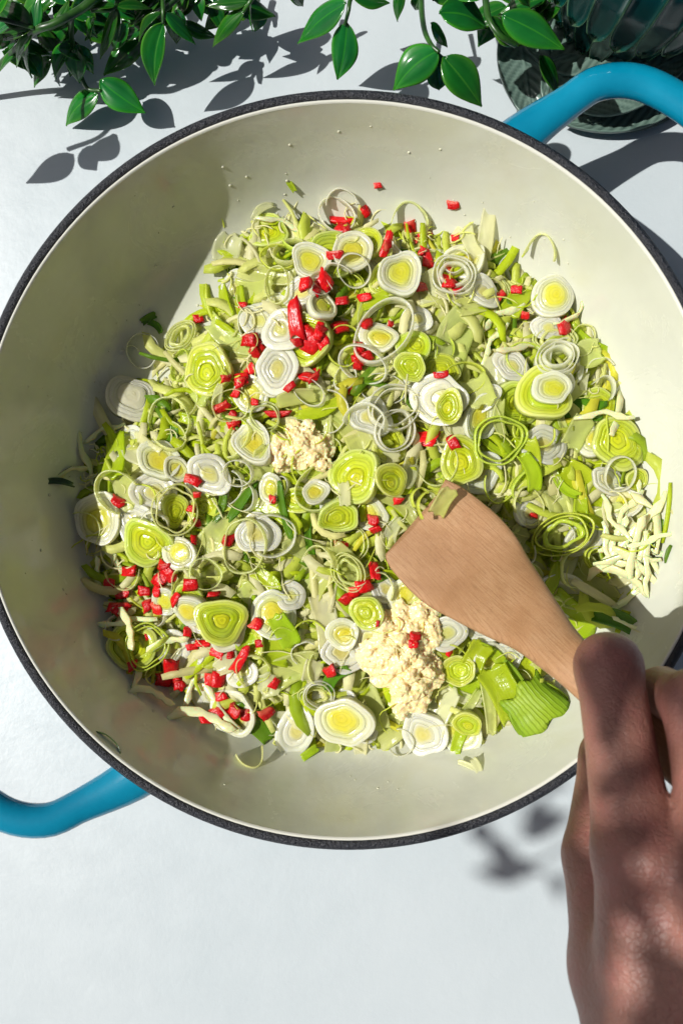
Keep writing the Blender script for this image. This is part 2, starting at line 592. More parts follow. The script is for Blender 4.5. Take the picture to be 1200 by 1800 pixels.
# ------------------------------------------------------------------ height field of the food
GN = 300
GX = np.linspace(-15, 15, GN)
XX, YY = np.meshgrid(GX, GX, indexing='ij')
HM = pan_z(np.sqrt(XX ** 2 + YY ** 2))
FLOOR = HM.copy()
outline = [(400, 430), (470, 385), (560, 375), (640, 400), (760, 420), (850, 420), (900, 480), (985, 520), (1030, 590), (1070, 660), (1085, 720), (1112, 770), (1118, 850), (1140, 900),
           (1130, 980), (1075, 1030), (1085, 1085), (1010, 1120), (965, 1210), (900, 1270), (800, 1300), (650, 1305), (530, 1310), (390, 1260), (300, 1200), (235, 1175), (195, 1080), (165, 960),
           (150, 890), (185, 780), (275, 700), (300, 610), (390, 520)]
poly = np.array([P(x, y, 1.6).xy for x, y in outline])
dist = np.full(XX.shape, 1e9)
inside = np.zeros(XX.shape, bool)
for (x1, y1), (x2, y2) in zip(poly, np.roll(poly, -1, 0)):
    ex, ey = x2 - x1, y2 - y1
    tt = np.clip(((XX - x1) * ex + (YY - y1) * ey) / (ex * ex + ey * ey), 0, 1)
    dist = np.minimum(dist, np.hypot(XX - x1 - tt * ex, YY - y1 - tt * ey))
    cond = ((y1 > YY) != (y2 > YY)) & (XX < (x2 - x1) * (YY - y1) / (y2 - y1 + 1e-12) + x1)
    inside ^= cond


def blur(A, k):
    for _ in range(k):
        A = (A + np.roll(A, 1, 0) + np.roll(A, -1, 0) + np.roll(A, 1, 1) + np.roll(A, -1, 1)) / 5
    return A


noise_lo = blur(RNG.normal(size=XX.shape), 60)
noise_lo /= noise_lo.std()
dd = np.where(inside, dist, 0)
rise = 1 - np.exp(-dd / 2.2)
HEAP = np.where(inside, 2.3 * rise + 0.22 * noise_lo * rise, 0)
HEAP = np.maximum(HEAP, 0)
BASE = FLOOR + HEAP


def at(H, x, y):
    i = min(max((x + 15) / 30 * (GN - 1), 0), GN - 1.001)
    j = min(max((y + 15) / 30 * (GN - 1), 0), GN - 1.001)
    return H[int(i + .5), int(j + .5)]


# bed: a rough mound plus many short shreds, one mass nobody could count
PAL = np.array([(0.85, 0.82, 0.48), (0.78, 0.80, 0.26), (0.68, 0.76, 0.10), (0.58, 0.70, 0.02), (0.38, 0.52, 0.02), (0.14, 0.28, 0.012), (0.82, 0.78, 0.36), (0.74, 0.70, 0.06)])
PW = np.array([.19, .22, .20, .15, .07, .03, .10, .04])
BV, BF, BC = [], [], []


def shred(x, y, z, rng):
    """a short curved strip appended to the bed"""
    L = rng.uniform(0.7, 2.6)
    w = min(rng.uniform(0.07, 0.30), L * 0.13)
    th = rng.uniform(0.018, 0.045)
    cur = rng.uniform(-2.2, 2.2)
    a0 = rng.uniform(0, 2 * math.pi)
    ti = rng.normal(0, 0.10)
    ro = rng.normal(0, 0.28)
    col = PAL[rng.choice(len(PAL), p=PW)] * rng.uniform(0.85, 1.08)
    K = 5
    base = len(BV)
    px, py, pz, a = 0, 0, 0, a0 - cur / 2
    for i in range(K):
        nx, ny = -math.sin(a), math.cos(a)
        cr, sr = math.cos(ro), math.sin(ro)
        wk = w * (0.7 if i in (0, K - 1) else 1.0)
        for sx, sz in ((-1, -1), (1, -1), (1, 1), (-1, 1)):
            ox = sx * wk
            oz = sz * th
            BV.append((x + px + nx * (ox * cr - oz * sr), y + py + ny * (ox * cr - oz * sr), z + pz + ox * sr + oz * cr))
            BC.append(col)
        px += math.cos(a) * L / (K - 1)
        py += math.sin(a) * L / (K - 1)
        pz += ti * L / (K - 1)
        a += cur / (K - 1)
    for i in range(K - 1):
        for k in range(4):
            j = (k + 1) % 4
            BF.append((base + i * 4 + k, base + i * 4 + j, base + i * 4 + 4 + j, base + i * 4 + 4 + k))
    BF.append((base + 3, base + 2, base + 1, base))
    e = base + (K - 1) * 4
    BF.append((e, e + 1, e + 2, e + 3))


st = 3
ids = {}
for i in range(0, GN, st):
    for j in range(0, GN, st):
        if inside[i, j] and dist[i, j] > 0.5:
            ids[(i, j)] = len(BV)
            BV.append((XX[i, j], YY[i, j], FLOOR[i, j] + max(0.02, HEAP[i, j] - 0.28) + RNG.normal(0, 0.05)))
            BC.append(PAL[RNG.choice(4)] * RNG.uniform(0.85, 1.05))
for (i, j), k in list(ids.items()):
    q = [ids.get(x) for x in ((i, j), (i + st, j), (i + st, j + st), (i, j + st))]
    if None not in q:
        BF.append(q)
cand = np.argwhere(inside)
pick = cand[RNG.choice(len(cand), 2900)]
for i, j in pick:
    depth = RNG.uniform(0, 0.30) if dist[i, j] > 0.6 else RNG.uniform(0, 0.1)
    shred(XX[i, j] + RNG.normal(0, .05), YY[i, j] + RNG.normal(0, .05), max(FLOOR[i, j] + 0.07, BASE[i, j] - depth), RNG)
bed = obj('shredded_leek_bed', mesh('shredded_leek_bed', BV, BF, M_BED, True, None, np.array(BC)))
tag(bed, 'tangled mass of fine leek and courgette shreds heaped in the pan', 'shredded vegetables', kind='stuff')
HM = np.where(inside, BASE, FLOOR)


# ------------------------------------------------------------------ leek geometry
def layer(r_in, r_out, h, seed, nseg=40, wob=0.05, ecc=0.0, arc=None, z0=0.0, R=1.0, mat=None, name='layer', lk0=None, bev=0.35, off=(0, 0), bd=(0, 0, 0)):
    """one leek layer: a closed ring (or an open arc) with rounded lips; lk = radius / R"""
    rg = np.random.default_rng(seed)
    ph = rg.uniform(0, 6.28, 5)
    am = wob * rg.normal(0, 1, 5) * np.array([1.0, 0.8, 0.45, 0.3, 0.2])
    hz = rg.uniform(-1, 1, 2) * h * 0.12
    closed = arc is None
    th = np.linspace(0, 2 * math.pi, nseg, endpoint=False) if closed else np.linspace(arc[0], arc[1], nseg)
    w = r_out - r_in
    b = min(w * bev, h * 0.3)
    if r_in > 0.001:
        sec = [(r_in, 0), (r_in, h - b), (r_in + b, h), (r_out - b, h), (r_out, h - b), (r_out, 0)]
    V, L, F = [], [], []
    if r_in > 0.001:
        m = len(sec)
        for t_ in th:
            d = 1 + sum(am[q] * math.cos((q + 2) * t_ + ph[q]) for q in range(5))
            zz = z0 + hz[0] * math.cos(t_ + ph[0]) + hz[1] * math.cos(2 * t_ + ph[1])
            if not closed:
                d *= 1 + 0.10 * math.sin((t_ - th[0]) / (th[-1] - th[0] + 1e-6) * 3.0 + ph[2])
            for r, z in sec:
                V.append((r * d * math.cos(t_) * (1 + ecc), r * d * math.sin(t_) * (1 - ecc), z + (zz if z > 0 else zz * 0.6)))
                L.append(r / R if lk0 is None else lk0)
        for i in range(nseg if closed else nseg - 1):
            i2 = (i + 1) % nseg
            for k in range(m):
                k2 = (k + 1) % m
                F.append((i * m + k, i2 * m + k, i2 * m + k2, i * m + k2))
        if not closed:
            F.append(tuple(range(m)))
            F.append(tuple((nseg - 1) * m + k for k in range(m))[::-1])
    else:
        rings = [(r_out, 0), (r_out, h * 0.94), (r_out * 0.95, h), (r_out * 0.55, h * 0.985), (r_out * 0.25, h)]
        for r, z in rings:
            for t_ in th:
                d = 1 + sum(am[q] * math.cos((q + 2) * t_ + ph[q]) for q in range(5))
                V.append((r * d * math.cos(t_) * (1 + ecc), r * d * math.sin(t_) * (1 - ecc), z + z0))
                L.append(r / R)
        for k in range(len(rings) - 1):
            for i in range(nseg):
                i2 = (i + 1) % nseg
                F.append((k * nseg + i, k * nseg + i2, (k + 1) * nseg + i2, (k + 1) * nseg + i))
        V.append((0, 0, h + z0))
        L.append(0)
        c_ = len(V) - 1
        k = len(rings) - 1
        for i in range(nseg):
            F.append((k * nseg + i, k * nseg + (i + 1) % nseg, c_))
        F.append(tuple(range(nseg))[::-1])
    V = [(x + off[0] * (1 - l), y + off[1] * (1 - l), z + bd[0] * x * x + bd[1] * y * y + bd[2] * x * y) for (x, y, z), l in zip(V, L)]
    return mesh(name, V, F, mat, True, {'lk': L})


PROTO = {}


def disc_proto(kind, i, h, core=0.42, nl=5, spread=0.12):
    rg = np.random.default_rng(hash((kind, i)) % 1000 if False else (sum(map(ord, kind)) * 13 + i))
    m = LM[kind]
    parts = []
    ecc = rg.uniform(-0.10, 0.10)
    edges = np.linspace(core, 1.0, nl + 1)
    edges[1:-1] += rg.uniform(-0.3, 0.3, nl - 1) * (1 - core) / nl
    shp = int(rg.integers(1e6))
    off = tuple(rg.uniform(-0.25, 0.25, 2))
    bd = tuple(rg.uniform(-0.22, 0.22, 3))
    parts.append(('core', layer(0, core, h * rg.uniform(0.97, 1.03), shp, 40, 0.06, ecc, None, 0, 1, m, 'core', None, 0.3, off, bd)))
    for k in range(nl):
        g_ = 0.012 if i == 3 else 0.0015
        parts.append(('layer', layer(edges[k] + g_, edges[k + 1], h * (rg.uniform(0.8, 1.2) if i == 3 else rg.uniform(0.985, 1.02)), shp, 40, 0.06, ecc, None, (rg.uniform(0, 0.5) * h if i == 3 else 0), 1, m, 'layer', None, 0.06, off, bd)))
    return parts


for kind, h, core in (('yellow', 0.36, 0.5), ('white', 0.26, 0.40), ('lime', 0.36, 0.36), ('cream', 0.6, 0.55)):
    for i in range(9):
        PROTO[(kind, i)] = disc_proto(kind, i, h * (0.6 + 0.07 * i), core * (0.8 + 0.05 * i), 2 + (i % 3) // 2)
for kind in ('ring_white', 'ring_pale', 'ring_lime'):
    for i in range(6):
        rg = np.random.default_rng(sum(map(ord, kind)) * 7 + i)
        ecc = rg.uniform(-0.16, 0.16)
        hh = rg.uniform(0.28, 0.55)
        parts = [('layer', layer(0.93, 1.0, hh, rg.integers(1e6), 44, 0.04, ecc, None, 0, 1, LM[kind], 'layer'))]
        if i % 2:
            parts.append(('layer', layer(0.77, 0.84, hh * 0.9, rg.integers(1e6), 40, 0.06, ecc, None, hh * 0.15, 1, LM[kind], 'layer')))
        if i == 5:
            parts.append(('layer', layer(0.50, 0.66, hh * 1.1, rg.integers(1e6), 36, 0.07, ecc, None, hh * 0.1, 1, LM[kind], 'layer')))
        PROTO[(kind, i)] = parts
        a0 = rg.uniform(0, 6)
        PROTO[('arc_' + kind[5:], i)] = [(None, layer(0.93, 1.0, rg.uniform(0.15, 0.55), rg.integers(1e6), 30, 0.03, ecc, (-1.25 - 0.15 * i, 1.25 + 0.15 * i), 0, 1, LM[kind], 'arc'))]


def sheet_mesh(w, l, curl, bend, mat, seed, th=0.07):
    """a piece of leek leaf: w across, l along, curled across and bent along"""
    rg = np.random.default_rng(seed)
    nu, nv = 15, 11
    ph = rg.uniform(0, 6.28, 4)
    kap = rg.uniform(-0.35, 0.35) * min(1.0, l / w / 3)
    tp = rg.uniform(0.1, 0.7) if l > 3.2 * w else rg.uniform(0, 0.15)
    top, L = [], []
    for i in range(nu):
        u = i / (nu - 1) - 0.5
        for j in range(nv):
            v = j / (nv - 1) - 0.5
            a = v * curl
            R_ = w / max(abs(curl), 1e-3)
            ww = (1 + 0.08 * math.sin(5 * u + ph[0])) * (1 - tp * abs(2 * u) ** 3)
            y = R_ * math.sin(a) * ww if abs(curl) > 0.05 else v * w * ww
            z = R_ * (1 - math.cos(a)) * (1 if curl > 0 else -1) if abs(curl) > 0.05 else 0
            z += bend * l * (u * u) * -1.0 + 0.03 * w * math.sin(7 * u + ph[1]) + 0.02 * w * math.sin(9 * v + 4 * u + ph[2])
            x = u * l * (1 + 0.05 * math.sin(6 * v + ph[3])) + (0.07 * w * math.sin(13 * v + ph[0]) if i in (0, nu - 1) else 0)
            y += kap * l * (u * u * 2 - 0.25)
            top.append((x, y, z))
            L.append(v + 0.5)
    T = np.array(top).reshape(nu, nv, 3)
    du = np.gradient(T, axis=0)
    dv = np.gradient(T, axis=1)
    nrm = np.cross(du, dv)
    nrm /= np.linalg.norm(nrm, axis=2, keepdims=True) + 1e-9
    B = T - nrm * th
    V = np.vstack([T.reshape(-1, 3), B.reshape(-1, 3)])
    n_ = nu * nv
    F = []
    for i in range(nu - 1):
        for j in range(nv - 1):
            q = (i * nv + j, (i + 1) * nv + j, (i + 1) * nv + j + 1, i * nv + j + 1)
            F.append(q)
            F.append(tuple(n_ + x for x in q[::-1]))
    loop = [(i, 0) for i in range(nu)] + [(nu - 1, j) for j in range(1, nv)] + [(i, nv - 1) for i in range(nu - 2, -1, -1)] + [(0, j) for j in range(nv - 2, 0, -1)]
    li = [i * nv + j for i, j in loop]
    for a, b in zip(li, li[1:] + li[:1]):
        F.append((b, a, n_ + a, n_ + b))
    return mesh('sheet', V, F, mat, True, {'lk': L + L})


def rest(x, y, r, tiltmax, q=80, spin=None, up=0.0, keep=0.7):
    """height and rotation of a piece of radius r (cm) lying on the heap at x, y"""
    i0 = int(round((x - r + 15) / 30 * (GN - 1)))
    i1 = int(round((x + r + 15) / 30 * (GN - 1))) + 1
    j0 = int(round((y - r + 15) / 30 * (GN - 1)))
    j1 = int(round((y + r + 15) / 30 * (GN - 1))) + 1
    i0, j0 = max(i0, 0), max(j0, 0)
    sub = HM[i0:i1, j0:j1]
    sx = XX[i0:i1, j0:j1] - x
    sy = YY[i0:i1, j0:j1] - y
    m = sx ** 2 + sy ** 2 <= r * r + 0.01
    A = np.stack([sx[m], sy[m], np.ones(m.sum())], 1)
    if m.sum() > 6:
        (gx, gy, c0), *_ = np.linalg.lstsq(A, sub[m], rcond=None)
        res = sub[m] - A @ np.array([gx, gy, c0])
        z = c0 + np.percentile(res, q)
    else:
        gx = gy = 0
        z = sub.max()
    lim = 0.9
    gl = math.hypot(gx, gy)
    if gl > lim:
        gx, gy = gx * lim / gl, gy * lim / gl
    nrm = Vector((-gx * keep, -gy * keep, 1)).normalized()
    tl = random.gauss(0, tiltmax * 0.55)
    tl = max(-tiltmax, min(tiltmax, tl))
    ta = random.uniform(0, 6.28)
    nrm = (nrm + Vector((math.cos(ta), math.sin(ta), 0)) * math.tan(tl)).normalized()
    z += abs(math.sin(tl)) * r * 0.35 + up
    sp = random.uniform(0, 6.28) if spin is None else spin
    # spin about the vertical, then tilt so that local z meets the normal
    rot = Vector((0, 0, 1)).rotation_difference(nrm).to_matrix() @ Matrix.Rotation(sp, 3, 'Z')
    return z, rot.to_euler(), (i0, i1, j0, j1, m, nrm, sx, sy)


def settle(info, z, h, inner=0.0, r=1.0):
    i0, i1, j0, j1, m, nrm, sx, sy = info
    plane = z - (sx * nrm.x + sy * nrm.y) / max(nrm.z, 0.4)
    sub = HM[i0:i1, j0:j1]
    mm = m
    if inner:
        mm = m & (sx ** 2 + sy ** 2 >= (inner * r) ** 2)
    sub[mm] = np.maximum(sub[mm], (plane + h)[mm])


FOOD = []      # (object, kind phrase, category, group, px, py, hero)


def find_xy(px, py):
    z = 2.5
    for _ in range(4):
        p = P(px, py, z)
        z = at(HM, p.x, p.y)
    return P(px, py, z)


NAMES = {'yellow': ('leek_slice', 'yellow cored leek slice'), 'white': ('leek_slice', 'white leek slice'),
         'lime': ('leek_slice', 'lime green leek slice'), 'cream': ('leek_slice', 'thick cream white leek root slice'),
         'ring_white': ('leek_ring', 'white leek ring'), 'ring_pale': ('leek_ring', 'pale green leek ring'), 'ring_lime': ('leek_ring', 'lime green leek ring'),
         'arc_white': ('leek_strip', 'curved white leek strip'), 'arc_pale': ('leek_strip', 'curved pale green leek strip'), 'arc_lime': ('leek_strip', 'curved lime green leek strip')}


def put_leek(kind, px, py, r_px, tilt=18, asp=1.0, spin=None, hero=True, var=None, up=0.0, world=None):
    p = Vector((world[0], world[1], 0)) if world else find_xy(px, py)
    r = r_px / 40.4
    z, rot, info = rest(p.x, p.y, r * 0.95, rad(tilt), 78 if hero else 60, spin, up)
    nm, phrase = NAMES[kind]
    nv = 9 if (kind, 8) in PROTO else 6
    parts = PROTO[(kind, random.randrange(nv) if var is None else var)]
    sc = (r, r * asp, max(r, 0.55) if kind in ('yellow', 'white', 'lime', 'cream') else max(r * 0.9, 0.5))
    if parts[0][0] is None:
        root = obj(nm, parts[0][1], None, (p.x, p.y, z), rot, sc)
    else:
        root = obj(nm, None, None, (p.x, p.y, z), rot, sc)
        for pn, me in parts:
            obj(pn, me, root)
    disc = kind in ('yellow', 'white', 'lime', 'cream')
    settle(info, z, (0.30 * sc[2] if disc else 0.10), 0 if disc else 0.75, r)
    q = to_px((p.x, p.y, z))
    FOOD.append((root, phrase, 'leek slice' if disc else ('leek ring' if 'ring' in kind else 'leek strip'), 'leek pieces in the pan', q[0], q[1], hero))
    return root


SHEETN = {'sheet_pale': 'pale leek leaf piece', 'sheet_white': 'white leek leaf piece', 'sheet_lime': 'lime leek leaf piece', 'sheet_green': 'dark leek leaf strip'}


def put_sheet(kind, px, py, w_px, l_px, ang, curl=0.8, bend=0.05, tilt=12, up=0.0, phrase=None, q=70, hero=True, world=None):
    p = Vector((world[0], world[1], 0)) if world else find_xy(px, py)
    w, l = w_px / 40.4, l_px / 40.4
    z, rot, info = rest(p.x, p.y, max(w, l) * 0.42, rad(tilt), q, rad(ang), up)
    o = obj('leek_leaf_piece', sheet_mesh(w, l, curl, bend, LM[kind], random.randrange(10 ** 6)), None, (p.x, p.y, z + 0.08), rot)
    settle(info, z, 0.12, 0, 1)
    q_ = to_px((p.x, p.y, z))
    FOOD.append((o, phrase or SHEETN[kind], 'leek leaf', 'leek pieces in the pan', q_[0], q_[1], hero))
    return o


# ---- fillers tucked in the heap
fill_kinds = ['ring_white', 'ring_pale', 'ring_lime', 'arc_white', 'arc_pale', 'arc_lime', 'yellow', 'lime', 'white']
fw = [0.05, 0.07, 0.05, 0.06, 0.08, 0.06, 0.19, 0.20, 0.24]
cnt = 0
cand2 = np.argwhere(inside & (dist > 0.45))
taken = []
while cnt < 250:
    i, j = cand2[RNG.integers(len(cand2))]
    x, y = XX[i, j], YY[i, j]
    if any((x - a) ** 2 + (y - b) ** 2 < 0.85 ** 2 for a, b in taken) and random.random() < 0.93:
        continue
    taken.append((x, y))
    if random.random() < 0.40:
        put_sheet(random.choices(['sheet_pale', 'sheet_white', 'sheet_lime', 'sheet_green'], [.4, .27, .28, .05])[0], 0, 0, random.choice((random.uniform(12, 22), random.uniform(24, 60), random.uniform(24, 60))), random.uniform(55, 115), random.uniform(0, 360), random.uniform(.5, 1.3), random.uniform(-.05, .12), 13, 0, None, 55, False, (x, y))
    else:
        k = random.choices(fill_kinds, fw)[0]
        r = random.uniform(25, 47)
        put_leek(k, 0, 0, r, 22, random.uniform(0.68, 1.0), None, False, None, 0, (x, y))
    cnt += 1

# ---- pieces the photo shows one by one: kind, px, py, radius px, tilt, aspect
HERO = [
    ('arc_pale', 300, 770, 30, 25, .9), ('ring_lime', 490, 456, 30, 15, .85), ('ring_pale', 320, 594, 31, 10, .9), ('ring_white', 251, 616, 30, 6, .95), ('arc_white', 233, 621, 12, 5, 1),
    ('cream', 231, 704, 42, 10, .95), ('ring_pale', 302, 740, 41, 18, .95), ('lime', 366, 649, 46, 20, .9), ('yellow', 442, 694, 31, 18, 1), ('white', 458, 566, 36, 18, .95),
    ('white', 499, 586, 37, 15, .9), ('white', 490, 651, 43, 26, .82), ('yellow', 547, 470, 33, 15, .95), ('yellow', 618, 442, 35, 15, .95), ('yellow', 563, 543, 28, 18, 1),
    ('ring_white', 591, 387, 33, 10, .9), ('ring_white', 621, 472, 29, 14, .95), ('ring_pale', 490, 506, 32, 25, .7), ('ring_white', 559, 502, 25, 20, .9), ('ring_white', 545, 692, 30, 30, .7),
    ('ring_pale', 407, 713, 31, 20, .9), ('ring_pale', 467, 738, 28, 22, .9), ('arc_lime', 520, 420, 34, 20, .8), ('arc_white', 600, 500, 36, 20, .7),
    ('yellow', 700, 488, 39, 10, .92), ('ring_white', 795, 490, 37, 15, .95), ('ring_white', 800, 465, 22, 10, .9), ('white', 845, 515, 31, 14, .95), ('yellow', 968, 525, 37, 12, .95),
    ('ring_white', 675, 590, 56, 10, .85), ('yellow', 665, 595, 34, 8, .75), ('lime', 720, 645, 25, 12, 1), ('ring_white', 640, 642, 39, 20, .9), ('white', 895, 645, 32, 22, .82),
    ('lime', 950, 698, 46, 14, .95), ('yellow', 965, 685, 33, 14, .82), ('ring_white', 967, 640, 42, 18, .7), ('ring_white', 688, 722, 43, 15, .95), ('ring_white', 690, 758, 38, 22, .9),
    ('white', 770, 705, 46, 18, .95), ('lime', 790, 715, 30, 14, .7), ('lime', 810, 810, 43, 24, .78), ('ring_lime', 872, 775, 46, 18, .85), ('lime', 630, 838, 46, 15, .95),
    ('lime', 682, 845, 30, 20, .9), ('lime', 1080, 782, 48, 22, .85), ('ring_white', 1080, 832, 29, 12, .95), ('lime', 1112, 842, 19, 20, 1), ('arc_white', 900, 475, 24, 10, .9),
    ('arc_white', 1055, 660, 28, 10, .9), ('arc_white', 1050, 690, 30, 10, .8), ('ring_pale', 1020, 600, 28, 15, .8),
    ('white', 370, 835, 44, 26, .66), ('ring_white', 424, 831, 25, 15, .95), ('yellow', 180, 912, 45, 12, .95), ('ring_pale', 308, 897, 43, 18, .9), ('lime', 266, 950, 42, 12, 1),
    ('yellow', 318, 973, 30, 12, 1), ('yellow', 294, 1054, 25, 14, 1), ('yellow', 337, 1068, 29, 12, 1), ('lime', 389, 1090, 42, 14, .93), ('ring_lime', 260, 1135, 40, 14, .88),
    ('ring_pale', 431, 959, 46, 18, .82), ('white', 512, 1047, 28, 24, .82), ('yellow', 602, 1113, 28, 12, .95), ('lime', 595, 902, 36, 22, .72), ('white', 520, 1282, 40, 14, .92),
    ('yellow', 608, 1262, 46, 14, .95), ('yellow', 555, 868, 22, 12, 1), ('yellow', 313, 826, 22, 12, 1), ('lime', 645, 1075, 29, 16, .95), ('ring_pale', 612, 1006, 32, 16, .9),
    ('ring_pale', 925, 890, 31, 12, .98), ('ring_lime', 985, 940, 46, 14, .85), ('ring_white', 980, 940, 24, 12, .95), ('ring_lime', 1050, 987, 29, 10, .95),
    ('white', 785, 1110, 32, 18, .9), ('lime', 805, 1175, 30, 20, .8), ('white', 745, 1278, 40, 16, .95), ('lime', 820, 1268, 26, 22, .8), ('arc_pale', 450, 1180, 36, 20, .8),
    ('arc_pale', 560, 1000, 40, 25, .9), ('arc_white', 640, 760, 44, 25, .8), ('arc_lime', 500, 1130, 34, 25, .8), ('arc_white', 700, 1300, 26, 20, .8), ('ring_white', 560, 1215, 30, 20, .85),
    ('arc_pale', 215, 870, 40, 14, .9), ('arc_pale', 150, 930, 34, 10, .9), ('ring_pale', 360, 1010, 30, 25, .8), ('arc_white', 470, 940, 46, 20, .7),
]
for k, x, y, r, tl, asp in HERO:
    put_leek(k, x, y, r * 1.07, tl, asp)
# loose arcs on the bare enamel
for k, x, y, r, sp, asp in (('arc_pale', 712, 412, 50, 85, .7), ('arc_pale', 935, 470, 52, 70, .55), ('arc_pale', 440, 1305, 42, -75, .6), ('arc_white', 212, 1105, 26, 200, .9),
                            ('arc_white', 150, 815, 30, -10, .9), ('arc_white', 600, 372, 34, 90, .8)):
    put_leek(k, x, y, r, 4, asp, rad(sp), True, 1)
# leaf pieces: kind, px, py, width, length, angle, curl, bend, tilt
for a in (
    ('sheet_pale', 800, 598, 62, 118, 68, .7, .06, 8), ('sheet_white', 852, 412, 26, 98, 84, 1.2, .02, 8), ('sheet_white', 826, 428, 24, 66, 112, 1.0, .05, 10), ('sheet_lime', 206, 800, 44, 92, 98, 1.5, .03, 12),
    ('sheet_green', 1085, 1095, 30, 100, -28, 1.0, .02, 6), ('sheet_white', 715, 832, 34, 52, 60, 1.1, .08, 18), ('sheet_green', 500, 898, 13, 104, 101, .8, .05, 10), ('sheet_green', 390, 888, 14, 74, 75, .8, .08, 14),
    ('sheet_green', 428, 880, 16, 84, 55, .8, .05, 14), ('sheet_green', 590, 1188, 24, 62, 48, .6, .03, 12), ('sheet_white', 402, 440, 50, 56, 70, 1.2, .04, 8), ('sheet_lime', 398, 530, 18, 66, 112, 1, .03, 12),
    ('sheet_lime', 424, 532, 18, 62, 98, 1, .03, 12), ('sheet_white', 462, 376, 12, 46, 35, .8, .05, 10), ('sheet_white', 452, 408, 14, 52, 95, .8, .05, 10), ('sheet_white', 832, 1340, 13, 44, 110, .7, .08, 8),
    ('sheet_white', 815, 1330, 10, 40, 160, .7, .08, 8), ('sheet_lime', 872, 1165, 20, 96, 128, 1.0, .04, 12), ('sheet_pale', 856, 1240, 20, 92, 95, 1.0, .04, 10), ('sheet_lime', 838, 1150, 40, 44, 60, 1.2, .04, 14),
    ('sheet_pale', 840, 690, 50, 64, 110, .8, .05, 12), ('sheet_pale', 1034, 622, 50, 40, 20, .8, .05, 10), ('sheet_pale', 1012, 760, 40, 60, 60, 1.0, .05, 14), ('sheet_lime', 500, 1108, 36, 62, 120, .9, .06, 14),
    ('sheet_white', 470, 1205, 46, 34, 20, 1.0, .06, 14), ('sheet_white', 548, 1178, 34, 40, 70, 1.0, .06, 14), ('sheet_white', 400, 1165, 30, 44, 30, 1.0, .06, 14), ('sheet_pale', 530, 960, 40, 62, 150, .9, .06, 16),
    ('sheet_lime', 300, 760, 20, 40, 60, .8, .05, 14), ('sheet_green', 303, 765, 14, 34, 70, .8, .05, 12), ('sheet_lime', 930, 830, 24, 70, 110, 1.2, .05, 16), ('sheet_lime', 990, 850, 16, 66, -50, 1, .05, 14),
    ('sheet_lime', 735, 1035, 20, 40, -35, .8, .05, 14), ('sheet_white', 385, 700, 16, 52, 75, .7, .05, 14), ('sheet_green', 262, 560, 12, 30, 30, .8, .05, 10), ('sheet_green', 275, 575, 10, 30, -40, .8, .05, 10),
    ('sheet_lime', 512, 332, 9, 26, -55, .7, .03, 4), ('sheet_white', 605, 868, 20, 42, 95, .6, .03, 12), ('sheet_pale', 965, 1160, 30, 60, 40, .9, .05, 10), ('sheet_white', 1146, 546, 5, 13, 20, .7, .03, 4),
    ('sheet_pale', 905, 1010, 24, 80, 120, .9, .05, 14), ('sheet_lime', 960, 1030, 20, 90, 60, .9, .05, 14), ('sheet_pale', 880, 735, 20, 66, 100, .9, .05, 14), ('sheet_green', 920, 1050, 18, 80, 105, .9, .05, 14),
    ('sheet_lime', 805, 1300, 20, 44, 70, .8, .05, 10), ('sheet_lime', 545, 1320, 14, 34, 30, .8, .05, 8), ('sheet_pale', 520, 700, 26, 70, 10, .9, .05, 14), ('sheet_lime', 560, 720, 22, 80, 20, .9, .05, 14),
    ('sheet_white', 690, 940, 22, 70, 80, .9, .05, 14), ('sheet_lime', 470, 1020, 24, 60, 140, .9, .05, 14), ('sheet_green', 545, 950, 12, 60, 100, .9, .05, 14), ('sheet_lime', 660, 530, 24, 50, 20, .9, .05, 14),
):
    put_sheet(*a)
p = find_xy(935, 1240)
tb = obj('folded_leek_piece', None, None, (p.x, p.y, p.z + 0.45), Euler((0.0, -0.30, rad(-48))), (1, 1, 1))
obj('upper_fold', sheet_mesh(2.35, 1.9, -1.15, 0.05, LM['pocket'], 31, 0.10), tb, (-0.1, 0, 0.30), Euler((0.06, 0, 0)))
obj('lower_fold', sheet_mesh(2.5, 2.2, 1.1, 0.02, LM['pocket'], 32, 0.12), tb, (0.30, 0.05, -0.40), Euler((0, 0.05, 0.03)))
obj('inner_fold', sheet_mesh(1.9, 1.7, -0.6, 0.02, LM['sheet_pale'], 33, 0.08), tb, (0.22, 0.0, -0.02), Euler((0, 0.03, -0.06)))
tag(tb, 'large folded pocket of lime green leek at the heap edge below the hand', 'leek')
put_sheet('pocket', 905, 1205, 34, 110, 125, 1.2, .06, 12, 0.1, 'broad lime leek leaf strip')
put_sheet('sheet_lime', 885, 1215, 60, 96, 120, 1.6, .02, 10, 0.0)

